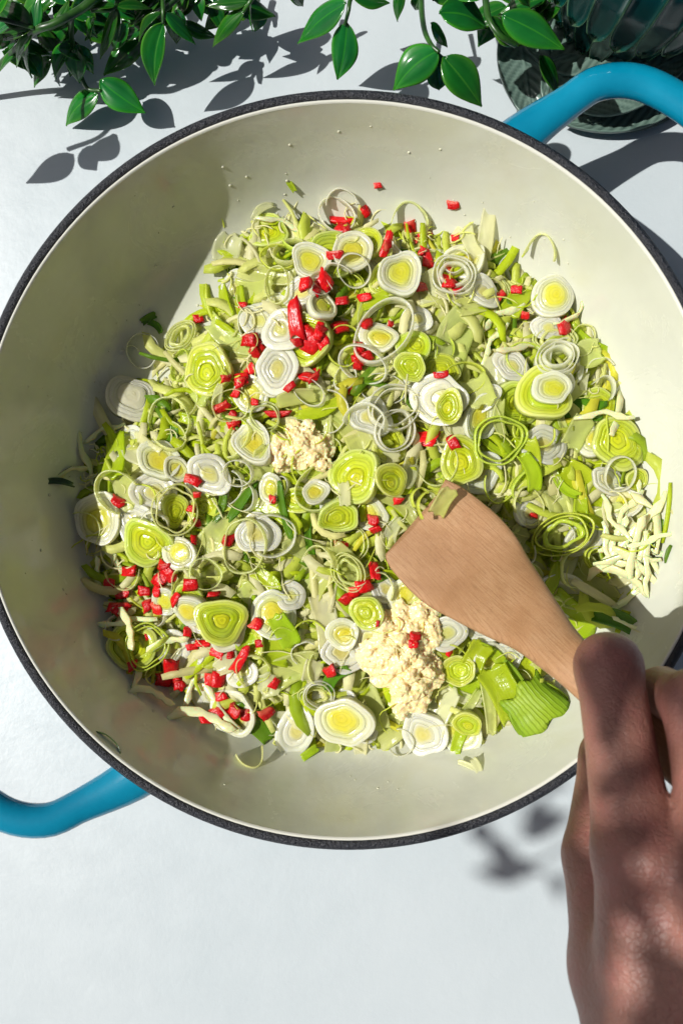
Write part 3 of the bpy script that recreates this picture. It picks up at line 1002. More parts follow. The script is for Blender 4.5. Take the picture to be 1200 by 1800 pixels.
# ---- courgette shreds
def courgette_mesh(seed):
    rg = np.random.default_rng(seed)
    K = 9
    V, L, F = [], [], []
    cur = rg.uniform(-1.2, 1.2)
    sk = 1.0 if seed % 3 == 0 else 0.3
    x = y = z = 0.0
    a = -cur / 2
    for i in range(K):
        w = 0.11 * (1 + 0.35 * rg.normal()) * (0.6 if i in (0, K - 1) else 1)
        for s_, zz, lk_ in ((-1, -0.07, 0), (0.8, -0.08, 0.0), (1.0, -0.07, sk), (1.05, 0.06, sk), (0.8, 0.08, 0.0), (-1, 0.07, 0)):
            V.append((x - math.sin(a) * s_ * w - 0, y + math.cos(a) * s_ * w, z + zz))
            L.append(lk_)
        x += math.cos(a) * 0.25
        y += math.sin(a) * 0.25
        z += rg.normal() * 0.05
        a += cur / (K - 1) + rg.normal() * 0.28
    for i in range(K - 1):
        for k in range(6):
            j = (k + 1) % 6
            F.append((i * 6 + k, i * 6 + j, i * 6 + 6 + j, i * 6 + 6 + k))
    F.append(tuple(range(6))[::-1])
    F.append(tuple((K - 1) * 6 + k for k in range(6)))
    V = np.array(V)
    V[:, 0] -= x / 2
    V[:, 1] -= y / 2
    return mesh('courgette_shred', V, F, M_COURG, True, {'lk': L})


CM = [courgette_mesh(i) for i in range(7)]
rc = random.Random(9)
more = [(1110 + rc.gauss(0, 22), 962 + rc.gauss(0, 40), rc.uniform(0, 180), rc.uniform(.6, 1.1)) for _ in range(20)]
for a_ in (('sheet_white', 1118, 950, 52, 70, 80, 1.0, .05, 8), ('sheet_white', 1092, 1002, 50, 60, 40, 1.0, .05, 8), ('sheet_white', 1125, 1010, 40, 50, 100, 1.0, .05, 8)):
    put_sheet(*a_)
for x, y, a, s_ in more + [(1100, 900, 70, 1.3), (1120, 920, 95, 1.5), (1142, 915, 80, 1.5), (1095, 950, 40, 1.2), (1125, 960, 100, 1.3), (1110, 985, 20, 1.3), (1085, 1010, 60, 1.3), (1120, 1010, -20, 1.4),
                    (1135, 985, 88, 1.3), (1070, 960, 120, 1.2), (1100, 1030, 10, 1.2), (1150, 945, 20, 1.0), (1080, 720, 60, 1.2), (1060, 735, 10, 1.2), (1075, 905, 130, 1.2), (200, 985, 110, 1.2),
                    (185, 1010, 140, 1.0), (230, 1090, 10, 1.2), (215, 1110, -20, 1.2), (300, 1140, 60, 1.1), (250, 1200, 100, 1.2), (270, 1230, 20, 1.1), (335, 1215, 30, 1.4), (350, 1200, 70, 1.3), (360, 1275, 25, 1.6),
                    (395, 1235, 150, 1.2), (150, 800, 110, 1.2), (135, 830, 30, 1.0), (880, 560, 45, 1.3), (920, 610, 20, 1.2), (500, 395, 0, 1.1), (870, 600, 70, 1.1), (1000, 540, 30, 1.0), (190, 760, 40, 1.0)]:
    p = find_xy(x, y)
    z, rot, info = rest(p.x, p.y, 0.6 * s_, rad(12), 75, rad(a))
    o = obj('courgette_shred', random.choice(CM), None, (p.x, p.y, z + 0.06), rot, (s_ * 1.15, s_ * 0.85, s_ * 0.8))
    settle(info, z, 0.05, 0, 1)
    FOOD.append((o, 'pale grated courgette shred', 'courgette shred', 'grated courgette at the heap edge', x, y, True))
# dark skins
sk = layer(0.86, 1.0, 0.18, 5, 40, 0.04, 0.0, None, 0, 1, M_SKINC, 'courgette_skin')
for x, y, a, sx_, sy_ in ((220, 1277, -42, .68, .24),):
    p = find_xy(x, y)
    z, rot, info = rest(p.x, p.y, 0.5, 0.02, 60, rad(a))
    o = obj('courgette_skin', sk, None, (p.x, p.y, z), rot, (sx_, sy_, .6))
    tag(o, 'dark green courgette skin loop lying alone on the lower left enamel', 'courgette skin', 'courgette skins')
o = None
p = find_xy(100, 850)
z, rot, info = rest(p.x, p.y, 0.6, 0.02, 60, rad(4))
o = obj('courgette_skin', sheet_mesh(0.26, 1.7, 0.8, 0.05, M_SKINC, 3), None, (p.x, p.y, z + 0.12), rot)
tag(o, 'straight dark green courgette skin strip on the shaded left wall', 'courgette skin', 'courgette skins')

# ---- minced garlic: blobs fused into crumbly mounds
def garlic(px, py, rx, ry, hgt, seed, nb, extra):
    rg = np.random.default_rng(seed)
    c = find_xy(px, py)
    mel = ((XX - c.x) / (rx / 40.4)) ** 2 + ((YY - c.y) / (ry / 40.4)) ** 2 < 0.8
    c = P(px, py, float(np.percentile(HM[mel], 65)) + 0.05)
    h = 0.038
    ex, ey = rx / 40.4 + 0.5, ry / 40.4 + 0.5
    z0, z1 = c.z - 0.7, c.z + hgt + 0.7
    nx, ny, nz = int(2 * ex / h), int(2 * ey / h), int((z1 - z0) / h)
    ox, oy = c.x - ex, c.y - ey
    F_ = np.full((nx, ny, nz), 9.0, np.float32)

    def blob(bx, by, bz, r3, ang):
        i0, i1 = int((bx - ox - 0.45) / h), int((bx - ox + 0.45) / h)
        j0, j1 = int((by - oy - 0.45) / h), int((by - oy + 0.45) / h)
        k0, k1 = int((bz - z0 - 0.45) / h), int((bz - z0 + 0.45) / h)
        i0, j0, k0 = max(i0, 1), max(j0, 1), max(k0, 1)
        i1, j1, k1 = min(i1, nx - 1), min(j1, ny - 1), min(k1, nz - 1)
        if i1 <= i0 or j1 <= j0 or k1 <= k0:
            return
        gx, gy, gz = np.meshgrid(ox + np.arange(i0, i1) * h - bx, oy + np.arange(j0, j1) * h - by, z0 + np.arange(k0, k1) * h - bz, indexing='ij')
        ca, sa = math.cos(ang), math.sin(ang)
        u, v = gx * ca + gy * sa, -gx * sa + gy * ca
        d = (np.sqrt((u / r3[0]) ** 2 + (v / r3[1]) ** 2 + (gz / r3[2]) ** 2) - 1) * min(r3)
        sub = F_[i0:i1, j0:j1, k0:k1]
        sub[...] = smin(sub, d.astype(np.float32), 0.085)

    for _ in range(nb):
        a, q = rg.uniform(0, 6.28), math.sqrt(rg.uniform(0, 1))
        wob = 1 + 0.16 * math.sin(3 * a + seed) + 0.12 * math.sin(5 * a + 2 * seed) + 0.10 * math.sin(9 * a + seed)
        bx, by = c.x + q * wob * rx / 40.4 * math.cos(a) * 0.86, c.y + q * wob * ry / 40.4 * math.sin(a) * 0.86
        dome = hgt * (1 - q ** 1.6) * (0.8 + 0.35 * math.sin(7 * bx + seed) * math.sin(6 * by))
        bz = (min(max(at(HM, bx, by), c.z - 0.15), c.z + 0.3) if q > 0.75 else c.z) + dome * rg.uniform(0.2, 1.0) ** 0.6 + 0.02
        r_ = 0.038 + 0.095 * rg.uniform() ** 3
        blob(bx, by, bz, (r_ * rg.uniform(1.0, 2.0), r_, r_ * rg.uniform(0.6, 1.0)), rg.uniform(0, 3.1))
    gn = rg.normal(size=F_.shape).astype(np.float32)
    for ax_ in range(3):
        gn = (gn + np.roll(gn, 1, ax_) + np.roll(gn, -1, ax_)) / 3
    F_ += gn * 0.07
    Vv, Ff = surface_nets(F_, (ox, oy, z0), h)
    # keep the one connected piece that is largest
    par = np.arange(len(Vv))
    E = np.vstack([Ff[:, [0, 1]], Ff[:, [1, 2]], Ff[:, [2, 3]]])
    for _ in range(400):
        mn = np.minimum(par[E[:, 0]], par[E[:, 1]])
        old = par.copy()
        np.minimum.at(par, E[:, 0], mn)
        np.minimum.at(par, E[:, 1], mn)
        par = par[par]
        if (old == par).all():
            break
    vals, cn = np.unique(par, return_counts=True)
    keep = par == vals[cn.argmax()]
    re = np.cumsum(keep) - 1
    Ff = Ff[keep[Ff].all(1)]
    o = obj('minced_garlic', mesh('minced_garlic', (Vv[keep] - np.array(c)), re[Ff], M_GARLIC), None, c)
    mm = ((XX - c.x) / (rx / 40.4)) ** 2 + ((YY - c.y) / (ry / 40.4)) ** 2
    HM[mm < 1] = np.maximum(HM[mm < 1], c.z + (hgt * (1 - mm ** 1.1) * 0.9)[mm < 1])
    return o


tag(garlic(530, 788, 62, 44, 0.6, 3, 1500, 0), 'smaller mound of minced garlic on top of the leek heap', 'minced garlic', 'mounds of minced garlic')
tag(garlic(712, 1150, 74, 112, 0.95, 5, 3800, 0), 'larger mound of minced garlic below the wooden spatula', 'minced garlic', 'mounds of minced garlic')

# ---- chilli pieces
def chilli_mesh(seed):
    rg = np.random.default_rng(seed)
    bm = bmesh.new()
    bend_, swp_ = rg.uniform(-0.2, 0.3), rg.uniform(-0.22, 0.28)
    bmesh.ops.create_cube(bm, size=2.0)
    for v in bm.verts:
        v.co = Vector((v.co.x * (1 + rg.normal() * 0.30), v.co.y * (1 + rg.normal() * 0.32), v.co.z * 0.45 * (1 + rg.normal() * 0.25)))
    bmesh.ops.subdivide_edges(bm, edges=bm.edges[:], cuts=2, use_grid_fill=True)
    for v in bm.verts:
        v.co.z += rg.choice((-0.3, 0.25)) * 0 - bend_ * v.co.x ** 2 + rg.normal() * 0.07
        v.co.x += rg.normal() * 0.10
        v.co.y += rg.normal() * 0.10 + swp_ * v.co.x ** 2
    bmesh.ops.smooth_vert(bm, verts=bm.verts[:], factor=0.35, use_axis_x=True, use_axis_y=True, use_axis_z=True)
    for f in bm.faces:
        f.smooth = True
    bmesh.ops.scale(bm, vec=(S, S, S), verts=bm.verts[:])
    m = bpy.data.meshes.new('chilli_piece')
    fl = [float(np.clip(0.5 - v.co.z / S * 0.6 + rg.normal() * 0.1, 0, 1)) if seed % 2 else float(np.clip(0.35 + v.co.y / S * 0.45, 0, 1)) for v in bm.verts]
    bm.to_mesh(m)
    bm.free()
    m.attributes.new('fl', 'FLOAT', 'POINT').data.foreach_set('value', fl)
    m.materials.append(M_CHILLI)
    return m


CH = [chilli_mesh(i) for i in range(16)]
CHILLI = [(602, 388, 22, 10, 0), (603, 404, 10, 12, 80), (643, 375, 9, 11, 30), (586, 458, 14, 9, 0), (536, 502, 12, 13, 0), (570, 497, 15, 12, 60), (428, 536, 6, 8, 90), (350, 560, 10, 9, 20), (517, 566, 30, 14, 100),
          (600, 535, 11, 9, 10), (641, 524, 11, 7, 10), (440, 600, 14, 13, 0), (452, 616, 15, 12, 50), (545, 603, 20, 14, 70), (560, 580, 16, 9, 85), (568, 600, 12, 10, 120), (595, 575, 13, 10, 20), (630, 620, 10, 15, 0), (638, 634, 12, 10, 30),
          (425, 668, 15, 12, 10), (443, 655, 12, 9, 40), (398, 667, 9, 8, 0), (540, 664, 15, 10, 0), (553, 654, 10, 10, 30), (390, 718, 15, 9, 30), (412, 750, 11, 10, 0), (408, 733, 10, 8, 60), (483, 728, 26, 5, 0), (620, 681, 8, 11, 0), (416, 692, 8, 6, 60),
          (508, 681, 9, 6, 40), (449, 706, 7, 7, 0), (665, 326, 5, 8, 100), (795, 363, 10, 8, 0), (720, 404, 10, 16, 10), (743, 414, 13, 7, 25), (680, 436, 22, 8, 75), (748, 450, 20, 9, 105), (753, 464, 10, 8, 0), (797, 422, 8, 6, 0), (675, 473, 6, 5, 0),
          (737, 506, 12, 9, 10), (782, 494, 15, 11, -30), (796, 508, 14, 12, -40), (880, 520, 9, 8, 40), (906, 512, 11, 7, 0), (922, 555, 7, 7, 0), (990, 575, 16, 10, 40), (645, 570, 14, 11, 30), (685, 573, 5, 5, 0), (775, 660, 12, 7, 10),
          (747, 770, 23, 16, -20), (797, 781, 10, 11, 30), (339, 843, 8, 12, 70), (347, 871, 6, 7, 0), (208, 883, 12, 9, -20), (337, 894, 9, 8, 0), (348, 921, 6, 8, 0), (343, 949, 6, 9, 0), (403, 949, 10, 8, 0), (479, 878, 6, 7, 0), (598, 959, 12, 7, -5),
          (640, 1030, 13, 10, 10), (624, 1040, 11, 9, 0), (230, 1004, 15, 11, 10), (283, 1018, 14, 12, 40), (295, 998, 16, 10, -40), (302, 1018, 10, 9, 0), (337, 1028, 10, 12, 90), (194, 1028, 11, 8, 0), (256, 1037, 12, 10, 0), (216, 1046, 14, 8, 20), (208, 1068, 19, 9, 0), (262, 1062, 12, 11, 20), (281, 1072, 10, 11, 0),
          (379, 1042, 10, 4, 5), (453, 1099, 10, 10, 60), (455, 1130, 6, 7, 0), (332, 1111, 8, 8, 0), (337, 1136, 9, 6, 0), (358, 1130, 15, 7, 5), (382, 1149, 14, 8, -10), (405, 1151, 6, 6, 0), (425, 1161, 31, 9, 58), (265, 1118, 10, 7, 20), (234, 1168, 11, 9, 20),
          (303, 1174, 12, 18, -10), (293, 1192, 15, 10, 0), (315, 1201, 10, 10, 70), (370, 1192, 12, 13, 0), (386, 1190, 13, 12, 0), (484, 1201, 12, 9, 50), (579, 1178, 12, 9, 30), (385, 1252, 14, 10, 20), (365, 1264, 14, 8, 10), (412, 1249, 12, 10, -30), (434, 1257, 10, 10, 0), (470, 1256, 13, 10, 30),
          (655, 917, 9, 9, 0), (660, 929, 11, 8, 30), (657, 1002, 9, 20, 10), (700, 880, 10, 7, 0), (937, 907, 8, 5, 0), (730, 1120, 9, 9, 0), (726, 1133, 8, 8, 0), (788, 1145, 8, 8, 0), (664, 1095, 4, 6, 0), (785, 500, 10, 10, 0)]
rch = random.Random(31)
CHILLI += [(x + rch.gauss(0, 16), y + rch.gauss(0, 13), rch.uniform(6, 12), rch.uniform(5, 10), rch.uniform(0, 180)) for x, y in [(600, 400), (720, 415), (745, 450), (560, 580), (445, 610), (550, 500), (430, 665), (790, 500), (290, 1005), (215, 1060), (265, 1060), (305, 1185), (375, 1195), (635, 1035), (550, 600), (545, 660), (640, 625), (680, 440), (410, 740), (250, 1040)]]
for x, y, a, b, ang in CHILLI:
    p = find_xy(x, y)
    sx_, sy_ = a * 0.97 / 40.4, b * 0.97 / 40.4
    z, rot, info = rest(p.x, p.y, max(min(sx_, sy_), 0.15), rad(16), 85, rad(ang), 0.0, 0.85)
    sz = min(0.30, max(0.14, min(sx_, sy_) * 0.9))
    o = obj('chilli_piece', random.choice(CH), None, (p.x, p.y, z + sz * 0.35), rot, (sx_, sy_, sz))
    settle(info, z, sz * 0.8, 0, 1)
    long_ = max(a, b) / min(a, b) > 1.9
    size = 'long red chilli strip' if long_ and max(a, b) > 15 else ('large red chilli piece' if a * b > 170 else ('tiny red chilli fleck' if a * b < 50 else 'small red chilli piece'))
    FOOD.append((o, size, 'chilli', 'chopped red chilli pieces', x, y, True))

# ---- fine ragged strands over the heap and around its edge
SV, SF, SCo = [], [], []
rgs = np.random.default_rng(77)
near = np.argwhere(inside & (dist > 0.3))
edge_ = np.argwhere((dist < 0.25) & (np.hypot(XX, YY) < 12.2))
for q in range(330):
    i, j = near[rgs.integers(len(near))] if q < 250 else edge_[rgs.integers(len(edge_))]
    x, y = XX[i, j], YY[i, j]
    if math.hypot(x, y) > 13.6:
        continue
    L, w = (rgs.uniform(0.5, 2.2), rgs.uniform(0.018, 0.055)) if q < 250 else (rgs.uniform(0.4, 1.1), rgs.uniform(0.03, 0.06))
    cur, a = rgs.normal(0, 1.9), rgs.uniform(0, 6.28)
    col = PAL[rgs.choice(4, p=[.5, .25, .15, .10])]
    K = 9
    b0 = len(SV)
    zs = None
    for k in range(K):
        zz = at(HM, x, y) + 0.03
        zs = zz if zs is None else 0.6 * zs + 0.4 * zz
        ww = w * (0.35 if k in (0, K - 1) else 1)
        for t_ in range(4):
            an = t_ * math.pi / 2 + 0.7
            SV.append((x - math.sin(a) * ww * math.cos(an), y + math.cos(a) * ww * math.cos(an), max(zs, at(HM, x, y) - 0.02) + ww * 0.7 * math.sin(an)))
            SCo.append(col)
        x += math.cos(a) * L / (K - 1)
        y += math.sin(a) * L / (K - 1)
        a += cur / (K - 1) + rgs.normal() * 0.12
    for k in range(K - 1):
        for t_ in range(4):
            u_ = (t_ + 1) % 4
            SF.append((b0 + k * 4 + t_, b0 + k * 4 + u_, b0 + k * 4 + 4 + u_, b0 + k * 4 + 4 + t_))
tag(obj('fine_leek_strands', mesh('fine_leek_strands', SV, SF, M_BED, True, None, np.array(SCo))), 'thin ragged white leek strands strewn over the heap', 'leek strands', kind='stuff')

# ---- tiny droplets of water and oil on the enamel
g = N('water_drop')
g.set(Base_Color=(0.57, 0.57, 0.43), Roughness=0.04, Specular_IOR_Level=0.6)
rd = random.Random(12)
DV, DF = [], []
while len(DV) < 90 * 25:
    a, r = rd.uniform(0, 6.28), 14.2 * math.sqrt(rd.uniform(0.25, 1))
    x, y = r * math.cos(a), r * math.sin(a)
    i, j = int((x + 15) / 30 * (GN - 1)), int((y + 15) / 30 * (GN - 1))
    if inside[i, j]:
        continue
    r0 = rd.choice((0.03, 0.035, 0.04, 0.05, 0.07))
    sl = (pan_z(r + 0.05) - pan_z(r - 0.05)) / 0.1
    nrm = Vector((-math.cos(a) * sl, -math.sin(a) * sl, 1)).normalized()
    M3 = Vector((0, 0, 1)).rotation_difference(nrm).to_matrix()
    b0 = len(DV)
    for k, (q, zz) in enumerate(((1, -0.05), (0.85, 0.28), (0.45, 0.48))):
        for t_ in range(8):
            v_ = M3 @ Vector((q * r0 * math.cos(t_ * 0.785), q * r0 * math.sin(t_ * 0.785), zz * r0))
            DV.append((x + v_.x, y + v_.y, float(pan_z(r)) + v_.z))
    v_ = M3 @ Vector((0, 0, 0.55 * r0))
    DV.append((x + v_.x, y + v_.y, float(pan_z(r)) + v_.z))
    for k in range(2):
        for t_ in range(8):
            u_ = (t_ + 1) % 8
            DF.append((b0 + k * 8 + t_, b0 + k * 8 + u_, b0 + k * 8 + 8 + u_, b0 + k * 8 + 8 + t_))
    for t_ in range(8):
        DF.append((b0 + 16 + t_, b0 + 16 + (t_ + 1) % 8, b0 + 24))
tag(obj('water_droplets', mesh('water_droplets', DV, DF, g.m)), 'fine water droplets scattered on the cream enamel', 'droplets', kind='stuff')

# ------------------------------------------------------------------ wooden spatula
secs = [  # px, py, z, half width px, half thickness cm, rounding
    (737, 915, 4.55, 84, 0.10), (752, 930, 4.75, 95, 0.16), (795, 970, 5.5, 101, 0.24), (832, 1004, 6.3, 97, 0.28), (866, 1036, 7.3, 84, 0.32), (905, 1070, 8.6, 70, 0.38), (938, 1099, 9.6, 57, 0.45), (975, 1136, 10.7, 47, 0.52), (1018, 1176, 11.8, 42, 0.58)]
centers = [P(a, b, z) for a, b, z, w, t_ in secs]
hw = [w * (CZ - z) / FPX for a, b, z, w, t_ in secs]
ht = [t_ for *_, t_ in secs]
centers += [Vector((8.75, -7.95, 12.55)), Vector((10.3, -9.45, 13.65)), Vector((12.2, -11.25, 14.9)), Vector((14.0, -13.0, 16.0)), Vector((15.2, -14.2, 16.75)), Vector((15.45, -14.45, 16.9))]
hw += [0.78, 0.76, 0.76, 0.78, 0.74, 0.4]
ht += [0.6, 0.6, 0.6, 0.6, 0.58, 0.3]
raw = np.array([(*c, w, t_) for c, w, t_ in zip(centers, hw, ht)])
rs = smooth_path(raw, 70)
V, F, GU, GV = [], [], [], []
K = 24
dist_al = 0
for i in range(len(rs)):
    c = rs[i, :3]
    t_ = rs[min(i + 1, len(rs) - 1), :3] - rs[max(i - 1, 0), :3]
    t_ /= np.linalg.norm(t_)
    if i:
        dist_al += np.linalg.norm(c - rs[i - 1, :3])
    s_ = np.cross(t_, (0, 0, 1))
    s_ /= np.linalg.norm(s_)
    u_ = np.cross(s_, t_)
    for k in range(K):
        a = 2 * math.pi * k / K
        e = 0.75 if i < 40 else 1.0
        cx_ = math.copysign(abs(math.cos(a)) ** e, math.cos(a))
        sy_ = math.copysign(abs(math.sin(a)) ** 0.8, math.sin(a))
        # the far edge is cut at a slant with a slight curve
        slant = (0.30 * cx_ - 0.25 * cx_ * cx_) * max(0, 1 - i / 9.0) * -1.0
        V.append(c + rs[i, 3] * cx_ * s_ + rs[i, 4] * sy_ * u_ + t_ * (-slant))
        GU.append(dist_al)
        GV.append(cx_ * rs[i, 3] + 0.3 * sy_)
for i in range(len(rs) - 1):
    for k in range(K):
        j = (k + 1) % K
        F.append((i * K + k, i * K + j, i * K + K + j, i * K + K + k))
F.append(tuple(range(K))[::-1])
F.append(tuple((len(rs) - 1) * K + k for k in range(K)))
sp_o = Vector(centers[0])
spat = obj('wooden_spatula', mesh('wooden_spatula', np.array(V) - np.array(sp_o), F, M_WOOD, True, {'gu': GU, 'gv': GV}), None, sp_o)
tag(spat, 'light brown wooden spatula stirring the leek heap, held by the hand', 'spatula')
# leek scraps lying over the far edge of the blade
for k, x, y, r, z in (('arc_lime', 757, 895, 34, 5.35), ('ring_pale', 738, 880, 24, 5.0)):
    p = P(x, y, z)
    o = obj('leek_strip', PROTO[('arc_lime', 2)][0][1], None, p, (0.5, -0.3, 2.2), (r / 40, r / 46, 0.8))
    q = to_px(p)
    FOOD.append((o, 'curved lime green leek strip', 'leek strip', 'leek pieces in the pan', q[0], q[1], True))
o = obj('leek_leaf_piece', sheet_mesh(0.75, 1.25, 1.0, 0.05, LM['sheet_pale'], 77), None, P(778, 882, 5.4), (0.35, -0.35, rad(60)))
FOOD.append((o, SHEETN['sheet_pale'], 'leek leaf', 'leek pieces in the pan', 778, 882, True))

# ------------------------------------------------------------------ the hand
J = {
    'im': (P(1118, 1500, 16.3), 1.22), 'ip': (P(1068, 1172, 14.0), 1.0), 'id': (Vector((8.5, -6.85, 11.2)), 0.80), 'it': (Vector((9.4, -7.7, 10.5)), 0.72),
    'mm': (P(1280, 1560, 17.7), 1.22), 'mp': (P(1224, 1238, 15.6), 0.98), 'md': (Vector((10.2, -7.6, 12.5)), 0.82), 'mt': (Vector((10.9, -8.9, 11.7)), 0.75),
    'rm': (P(1420, 1610, 18.0), 1.2), 'rp': (Vector((11.4, -8.5, 16.4)), 0.96), 'rd': (Vector((11.7, -8.8, 13.6)), 0.82), 'rt': (Vector((12.4, -10.3, 12.8)), 0.72),
    'pm': (Vector((13.6, -13.0, 17.5)), 1.05), 'pp': (Vector((12.9, -10.1, 16.5)), 0.82), 'pd': (Vector((13.1, -10.4, 14.4)), 0.70), 'pt': (Vector((13.7, -11.9, 13.6)), 0.62),
    'tc': (Vector((8.1, -15.2, 15.2)), 1.55), 'tm': (Vector((7.85, -12.5, 13.6)), 1.15), 'ti': (Vector((8.7, -9.9, 11.9)), 0.98), 'tt': (Vector((10.4, -9.6, 11.5)), 0.8),
    'w1': (Vector((8.4, -17.6, 16.8)), 1.75), 'w2': (Vector((10.3, -17.8, 17.2)), 1.75),
    'f1': (Vector((9.6, -28, 19.5)), 2.3), 'f2': (Vector((12.2, -28, 19.8)), 2.3),
    'pc': (Vector((10.6, -13.6, 15.9)), 1.35), 'pd2': (Vector((12.4, -14.4, 16.3)), 1.3),
}
bones = ['im ip', 'ip id', 'id it', 'mm mp', 'mp md', 'md mt', 'rm rp', 'rp rd', 'rd rt', 'pm pp', 'pp pd', 'pd pt', 'tc tm', 'tm ti', 'ti tt',
         'w1 im', 'w1 mm', 'w2 rm', 'w2 pm', 'w2 mm', 'w1 tc', 'w1 w2', 'w1 f1', 'w2 f2', 'f1 f2', 'w1 pc', 'w2 pd2', 'pc pd2', 'im mm', 'mm rm', 'rm pm', 'tc pc']
thin = {'w1 im': .95, 'w1 mm': .98, 'w2 rm': 1.0, 'w2 pm': .95, 'w2 mm': .98, 'im mm': .86, 'mm rm': .86, 'rm pm': .86}
pinch = {'im ip': .94, 'mm mp': .93, 'rm rp': .93, 'pm pp': .93, 'ip id': .95, 'mp md': .95}
h = 0.14
lo = np.array((5.0, -29.0, 8.8))
hi = np.array((17.0, -4.4, 22.5))
nx, ny, nz = ((hi - lo) / h).astype(int)
gx = (lo[0] + np.arange(nx) * h).astype(np.float32)[:, None, None]
gy = (lo[1] + np.arange(ny) * h).astype(np.float32)[None, :, None]
gz = (lo[2] + np.arange(nz) * h).astype(np.float32)[None, None, :]


def capsule(bn):
    a, b = bn.split()
    A, ra = J[a]
    B, rb = J[b]
    k = thin.get(bn, 1.0)
    d = B - A
    L2 = d.length_squared
    t_ = np.clip(((gx - A.x) * d.x + (gy - A.y) * d.y + (gz - A.z) * d.z) / L2, 0, 1)
    r = ra + (rb - ra) * t_
    pn = pinch.get(bn)
    if pn:
        r = r * (1 - (1 - pn) * np.sin(np.pi * t_))
    return np.sqrt((gx - A.x - d.x * t_) ** 2 + (gy - A.y - d.y * t_) ** 2 + (gz - A.z - d.z * t_) ** 2) - r * k


fing = {}
for key, bs in (('i', bones[0:3]), ('m', bones[3:6]), ('r', bones[6:9]), ('p', bones[9:12]), ('t', bones[12:15]), ('palm', bones[15:])):
    D = None
    for bn in bs:
        c_ = capsule(bn)
        D = c_ if D is None else smin(D, c_, 0.55 if key == 'palm' else 0.30)
    fing[key] = D
D = fing['palm']
for key in 'imrp':
    D = smin(D, fing[key], 0.26)
# thumb stays apart from the fingers but fuses with the palm
D = smin(D, fing['t'], 0.28)
# knuckle bumps and tendons
for k_, rr_, up_ in (('im', 0.62, 0.80), ('mm', 0.64, 0.84), ('rm', 0.6, 0.8), ('ip', 0.7, 0.2), ('mp', 0.7, 0.2)):
    A = J[k_][0] + Vector((0, 0.15, up_))
    D = smin(D, np.sqrt((gx - A.x) ** 2 + (gy - A.y) ** 2 + (gz - A.z) ** 2) - rr_, 0.5)
for a_, b_ in (('im', 'w1'), ('mm', 'w2')):
    A, B = J[a_][0] + Vector((0, -0.6, 0.92)), J[b_][0] + Vector((0, 0, 1.3))
    d = B - A
    t_ = np.clip(((gx - A.x) * d.x + (gy - A.y) * d.y + (gz - A.z) * d.z) / d.length_squared, 0, 1)
    D = smin(D, np.sqrt((gx - A.x - d.x * t_) ** 2 + (gy - A.y - d.y * t_) ** 2 + (gz - A.z - d.z * t_) ** 2) - 0.22, 0.35)
Vh, Fh = surface_nets(D.astype(np.float32), lo, h)
# smooth a little
nb_ = [[] for _ in range(0)]
E = np.vstack([Fh[:, [0, 1]], Fh[:, [1, 2]], Fh[:, [2, 3]], Fh[:, [3, 0]]])
for _ in range(4):
    acc = np.zeros_like(Vh)
    ct = np.zeros(len(Vh))
    np.add.at(acc, E[:, 0], Vh[E[:, 1]])
    np.add.at(ct, E[:, 0], 1)
    np.add.at(acc, E[:, 1], Vh[E[:, 0]])
    np.add.at(ct, E[:, 1], 1)
    Vh = Vh * 0.5 + 0.5 * acc / ct[:, None]
redk = np.zeros(len(Vh))
for k_ in ('ip', 'mp', 'rp', 'im', 'mm', 'rm', 'it', 'mt', 'tt'):
    d2 = ((Vh - np.array(J[k_][0])) ** 2).sum(1)
    redk = np.maximum(redk, np.exp(-d2 / 1.6))
# shallow skin creases across the index and middle finger joints
for k_ in ('ip', 'mp'):
    A = np.array(J[k_][0])
    rel = Vh - A
    m = (np.abs(rel[:, 0]) < 0.75) & (rel[:, 2] > 0.35) & (np.abs(rel[:, 1]) < 0.9)
    amp = 0.06 * np.clip(1 - np.abs(rel[:, 0]) / 0.75, 0, 1) * np.clip(1 - np.abs(rel[:, 1]) / 0.9, 0, 1)
    Vh[m, 2] -= (amp * (0.5 + 0.5 * np.sin(rel[:, 1] * 24)))[m]
ho = Vector((10, -14, 15))
hand = obj('person_hand', mesh('person_hand', Vh - np.array(ho), Fh, M_SKIN, True, {'red': redk}), None, ho)
tag(hand, 'bare hand with curled fingers gripping the handle of the wooden spatula', 'hand')
# thumb nail
nv_, nf_ = [], []
for i in range(6):
    for j in range(7):
        a = (j / 6 - 0.5) * 1.9
        nv_.append((i / 5 * 1.0 - 0.5, 0.5 * math.sin(a) * (1 - 0.15 * (i / 5) ** 3), 0.5 * math.cos(a) - 0.5))
nf_ = [(i * 7 + j, i * 7 + j + 1, i * 7 + 8 + j, i * 7 + 7 + j) for i in range(5) for j in range(6)]
nail = obj('fingernail', mesh('fingernail', nv_, nf_, M_NAIL), hand, Vector((10.35, -9.75, 10.72)) - ho, Euler((math.pi, 0.2, 0.15)))

